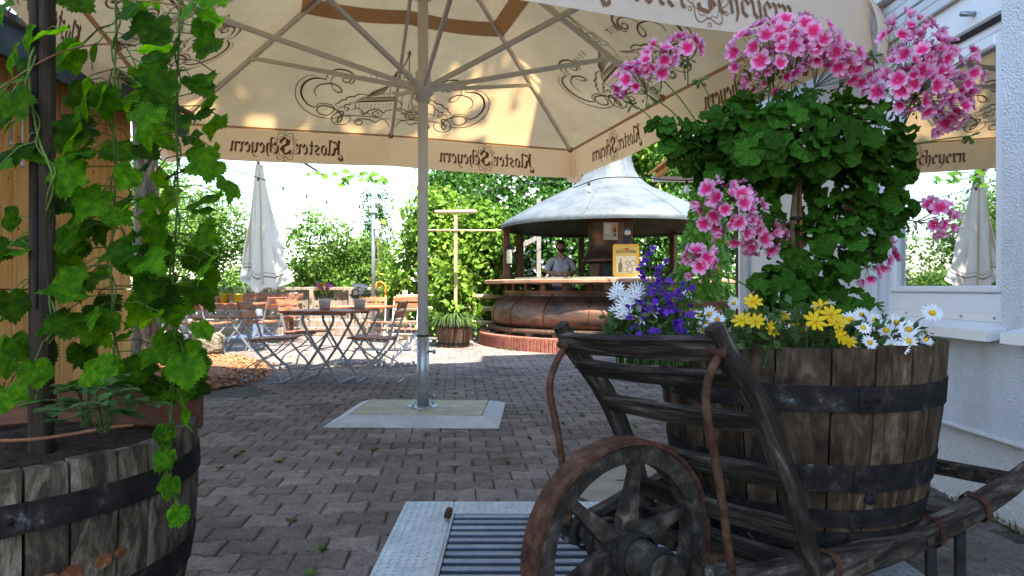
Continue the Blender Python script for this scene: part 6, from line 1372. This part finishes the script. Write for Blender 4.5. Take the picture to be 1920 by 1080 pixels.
shrub('hazel_bush', 'lime-green bush leaning on the trellis beside the bar', (-.55, 13.2), (.65, .5, 1.25), 130, 30, .12, .12, 'bush_lime', zc=1.45, seed=7, aspect=.36)
shrub('creeper', 'bright creeper growing up from the tub along the trellis', (tb.x - .1, tb.y + .25), (.38, .28, .62), 60, 26, .09, .11, 'bush_lime', zc=.75, seed=8, aspect=.4, cat='creeper')
shrub('lilac_hedge', 'dark hedge with white blossom left of the bar roof', (-.2, 15.9), (1.9, 1.0, 1.75), 420, 44, .15, .095, 'bush_deep', zc=1.9, seed=9, bloom=90, cat='hedge', group=None, lobes=1)
shrub('lilac_hedge', 'dark hedge with white blossom right behind the person at the bar', (1.7, 15.6), (1.6, 1.0, 1.5), 360, 44, .15, .10, 'bush_deep', zc=1.45, seed=10, bloom=110, cat='hedge')
shrub('lilac_hedge', 'dark green hedge seen under the right half of the bar roof', (4.0, 15.6), (1.6, 1.0, 1.6), 340, 44, .15, .10, 'bush_deep', zc=1.5, seed=11, bloom=20, cat='hedge')
shrub('tall_tree', 'tall dark tree filling the gap between canopy and bar roof', (-.6, 19.5), (2.3, 1.6, 2.4), 380, 44, .2, .12, 'bush_deep', cat='tree', zc=3.5, seed=21, lobes=7, trunk_r=.14)
shrub('tall_tree', 'tall leafy tree right of the bar roof neck', (4.3, 18.0), (2.2, 1.6, 2.6), 420, 44, .2, .12, 'bush_lime', cat='tree', zc=4.3, seed=22, lobes=8, trunk_r=.14)
shrub('tall_tree', 'deep green tree behind the roofed post', (6.6, 17.0), (2.2, 1.6, 2.6), 360, 44, .2, .12, 'bush_deep', cat='tree', zc=3.4, seed=23, lobes=7, trunk_r=.14)
shrub('tall_tree', 'dark tree standing behind the bar centre', (2.0, 19.0), (2.2, 1.4, 2.6), 340, 44, .2, .12, 'bush_deep', cat='tree', zc=3.3, seed=24, lobes=7, trunk_r=.14)
shrub('side_bush', 'green bush beyond the house corner', (5.6, 12.5), (1.3, 1.0, 1.6), 240, 40, .15, .09, 'bush_deep', zc=1.6, seed=25)
# bright vine column near the house corner (lobed leaves hang like shingles)
vc = P(1322, 560, 8.25); col = thing('vine_column', 'bright green vine covering a post between the bar and the house', 'vine', (vc.x, vc.y, 0))
b = MB()
for k in range(900):
    z = U(.25, 2.35); rr = .30 * (1 - .55 * max(0, (z - 1.45) / .9)); a = U(math.pi * .95, math.pi * 2.05); x0 = .03 * math.sin(z * 4); p = Vector((x0 + rr * math.cos(a) * U(.75, 1.1), rr * .8 * math.sin(a), z)); s_ = U(.075, .115)
    n_ = Vector((math.cos(a) * .7 + U(-.4, .4), math.sin(a) - .3 + U(-.3, .3), U(.1, .8))).normalized(); t_ = Vector((U(-.5, .5), 0, -1)); M_ = leaf_mtx(p, n_, t_, s_)
    pts = [(0, 0), (.26, .02), (.5, .28), (.27, .36), (.24, .72), (0, 1), (-.24, .72), (-.27, .36), (-.5, .28), (-.26, .02)]
    b.add([M_ @ Vector((0, .35, .07))] + [M_ @ Vector((x, y, -.12 * abs(x))) for x, y in pts], [(0, 1 + (j + 1) % 10, 1 + j) for j in range(10)], U(0, 1))
tag(b.build('foliage', 'vine_leaf', col), kind='stuff')
b = MB(); b.tube([(0, 0, 0), (.02, 0, 1.2), (0, 0, 2.4)], .04, 8); b.build('stem', 'bark', col)
# ------------------------------------------------------------------ the old tree by the shed
tp = Vector((-5.12, 9.05, 0)); tree = thing('old_tree', 'thick mossy tree trunk rising behind the hop vine by the shed', 'tree', tp)
b = MB(); n = 20; vs = []; zz = [-.05, .08, .3, .7, 1.3, 2.0, 2.8, 3.6]; rr_ = [.30, .235, .195, .175, .165, .16, .155, .15]
for i, z in enumerate(zz):
    for k in range(n): a = 2 * math.pi * k / n; r_ = rr_[i] * (1 + .07 * math.sin(4 * a + z) + .05 * math.sin(7 * a - 2 * z)); vs.append((r_ * math.cos(a) + .05 * math.sin(z * .9), r_ * math.sin(a), z))
b.add(vs, [(i * n + k, i * n + (k + 1) % n, (i + 1) * n + (k + 1) % n, (i + 1) * n + k) for i in range(len(zz) - 1) for k in range(n)], None, True); tk = b.build('trunk', 'bark', tree)
limbs = [[(0, 0, 3.5), (.5, -1.3, 3.9), (1.0, -3.2, 3.6), (1.45, -4.6, 3.15)], [(0, 0, 3.4), (.9, .2, 4.4), (2.2, .3, 5.2), (3.2, .1, 5.4)], [(0, 0, 3.5), (-.8, .5, 4.8), (-1.6, .8, 6.2)], [(0, 0, 3.5), (.1, 1.0, 4.6), (.5, 2.2, 5.6)], [(0, 0, 3.5), (-.9, -1.0, 4.5), (-1.8, -2.0, 5.2)], [(0, 0, 3.3), (.6, .6, 3.4), (1.5, 1.1, 3.15), (2.2, 1.3, 2.75)]]
for k, l in enumerate(limbs):
    b = MB(); sp = spline(l, 6); b.tube(sp, list(np.linspace(.12 if k < 5 else .05, .03 if k < 5 else .012, len(sp))), 10); b.build('limb', 'bark', tree)
V, Fc, A = [], [], []; o_ = 0
for k, (c0, r0, n0) in enumerate((((.6, .2, 6.0), (1.8, 1.6, 1.1), 150), ((-1.4, .8, 6.4), (1.7, 1.6, 1.2), 130), ((.3, 2.2, 5.9), (1.5, 1.5, 1.0), 110), ((-1.6, -1.8, 5.6), (1.5, 1.5, 1.0), 110), ((.6, -2.6, 5.3), (1.3, 1.6, .8), 90))):
    v, f, a = leaf_cloud(c0, r0, n0, 26, .22, .16, seed=70 + k, aspect=.5); V.append(v); Fc.append(f + o_); A.append(a); o_ += len(v)
link('crown', np_mesh('crown', np.concatenate(V), np.concatenate(Fc), np.concatenate(A)), 'bush_lime', tree)
# hanging maple leaves that show below the canopy edge
MAP = leaf_mesh('maple_leaf', lambda th: float(np.interp(abs((th + math.pi) % (2 * math.pi) - math.pi), [0, .3, .5, .95, 1.25, 1.75, 2.2, 2.7, math.pi], [.75, .42, .34, .68, .36, .58, .3, .32, .12])) * (1 + .06 * math.cos(22 * th)), (0, .3), 60, .2, .2, .03, 3, 3)
tw2 = spline([Vector(q) for q in limbs[5][2:]] + [P(690, 325, 9.6) - tp, P(640, 322, 9.5) - tp], 6); b = MB(); b.tube(tw2, .008, 5); twg = b.build('twig', 'stem_brown', tree)
for (x, y, s_) in ((600, 322, .13), (616, 327, .15), (632, 322, .12), (645, 330, .17), (643, 343, .14), (662, 326, .13), (672, 334, .13), (690, 330, .17), (700, 338, .15), (712, 332, .13), (680, 321, .14), (582, 324, .1), (655, 318, .14), (706, 322, .15), (722, 338, .1)):
    link('leaf', MAP, 'vine_leaf', twg, mtx=Matrix.Translation(P(x, y, 9.5 + U(-.2, .2)) - tp) @ leaf_mtx(Vector(), Vector((U(-.4, .4), -.6, U(.2, .9))), Vector((U(-.8, .8), 0, -.8)), s_))
# ------------------------------------------------------------------ boulder at the edge of the mulch
sp0 = G(378, 668); bo = thing('boulder', 'squarish grey boulder at the edge of the mulch bed', 'boulder', (sp0.x, sp0.y + .15, 0))
bm = bmesh.new(); bmesh.ops.create_icosphere(bm, subdivisions=4, radius=1)
from mathutils import noise as mn
for v in bm.verts:
    c0 = v.co.copy(); q = Vector([math.copysign(abs(x) ** .55, x) for x in c0]); k = 1 + .10 * mn.noise(c0 * 2.1) + .05 * mn.noise(c0 * 6)
    v.co = Vector((q.x * .235 * k, q.y * .19 * k, max(-.02, .165 + q.z * .175 * k)))
me = bpy.data.meshes.new('stone'); bm.to_mesh(me); bm.free(); link('stone', me, 'rock', bo)
# grass tufts at the foot of the wall and brick base
b = MB(); gt = None
for k in range(900):
    if k % 3: a = U(-2.6, -.6); x, y = BC.x + 2.46 * math.cos(a), BC.y + 2.46 * math.sin(a)
    else: x, y = HX + .005, U(2.4, 5.7)
    if math.sin(x * 9 + y * 5) < .55: continue
    h = U(.02, .06); aa = U(0, 6.28); dx, dy = math.cos(aa) * .012, math.sin(aa) * .012; b.add([(x - dy * .3, y + dx * .3, -.01), (x + dy * .3, y - dx * .3, -.01), (x + dx, y + dy, h)], [(0, 1, 2)], U(0, 1))
tag(b.build('weeds', 'herb', paving), kind='stuff')
b = MB()
for k in range(260):
    x, y = HX - U(0, .06) * U(0, 1) + .02, U(2.4, 4.2); a = U(0, 6.28); l = U(.008, .02); b.add([(x, y, .003), (x + l * math.cos(a), y + l * math.sin(a), .012), (x + l * math.cos(a + .7), y + l * math.sin(a + .7), .006)], [(0, 1, 2)], U(0, 1))
tag(b.build('leaf_litter', 'mulch', paving), kind='stuff')

# added unseen tree behind the viewer; crown placed to shade foreground and umbrella
shrub('added_shade_tree', 'broad unseen tree added so its crown shades the near paving', (-1.2, -4.4), (4.2, 4.0, 1.5), 1000, 28, .36, .36, 'bush_deep', cat='tree', zc=12.2, seed=41, coff=(2.5, 3.4), trunk=10.5, trunk_r=.3, aspect=.5)
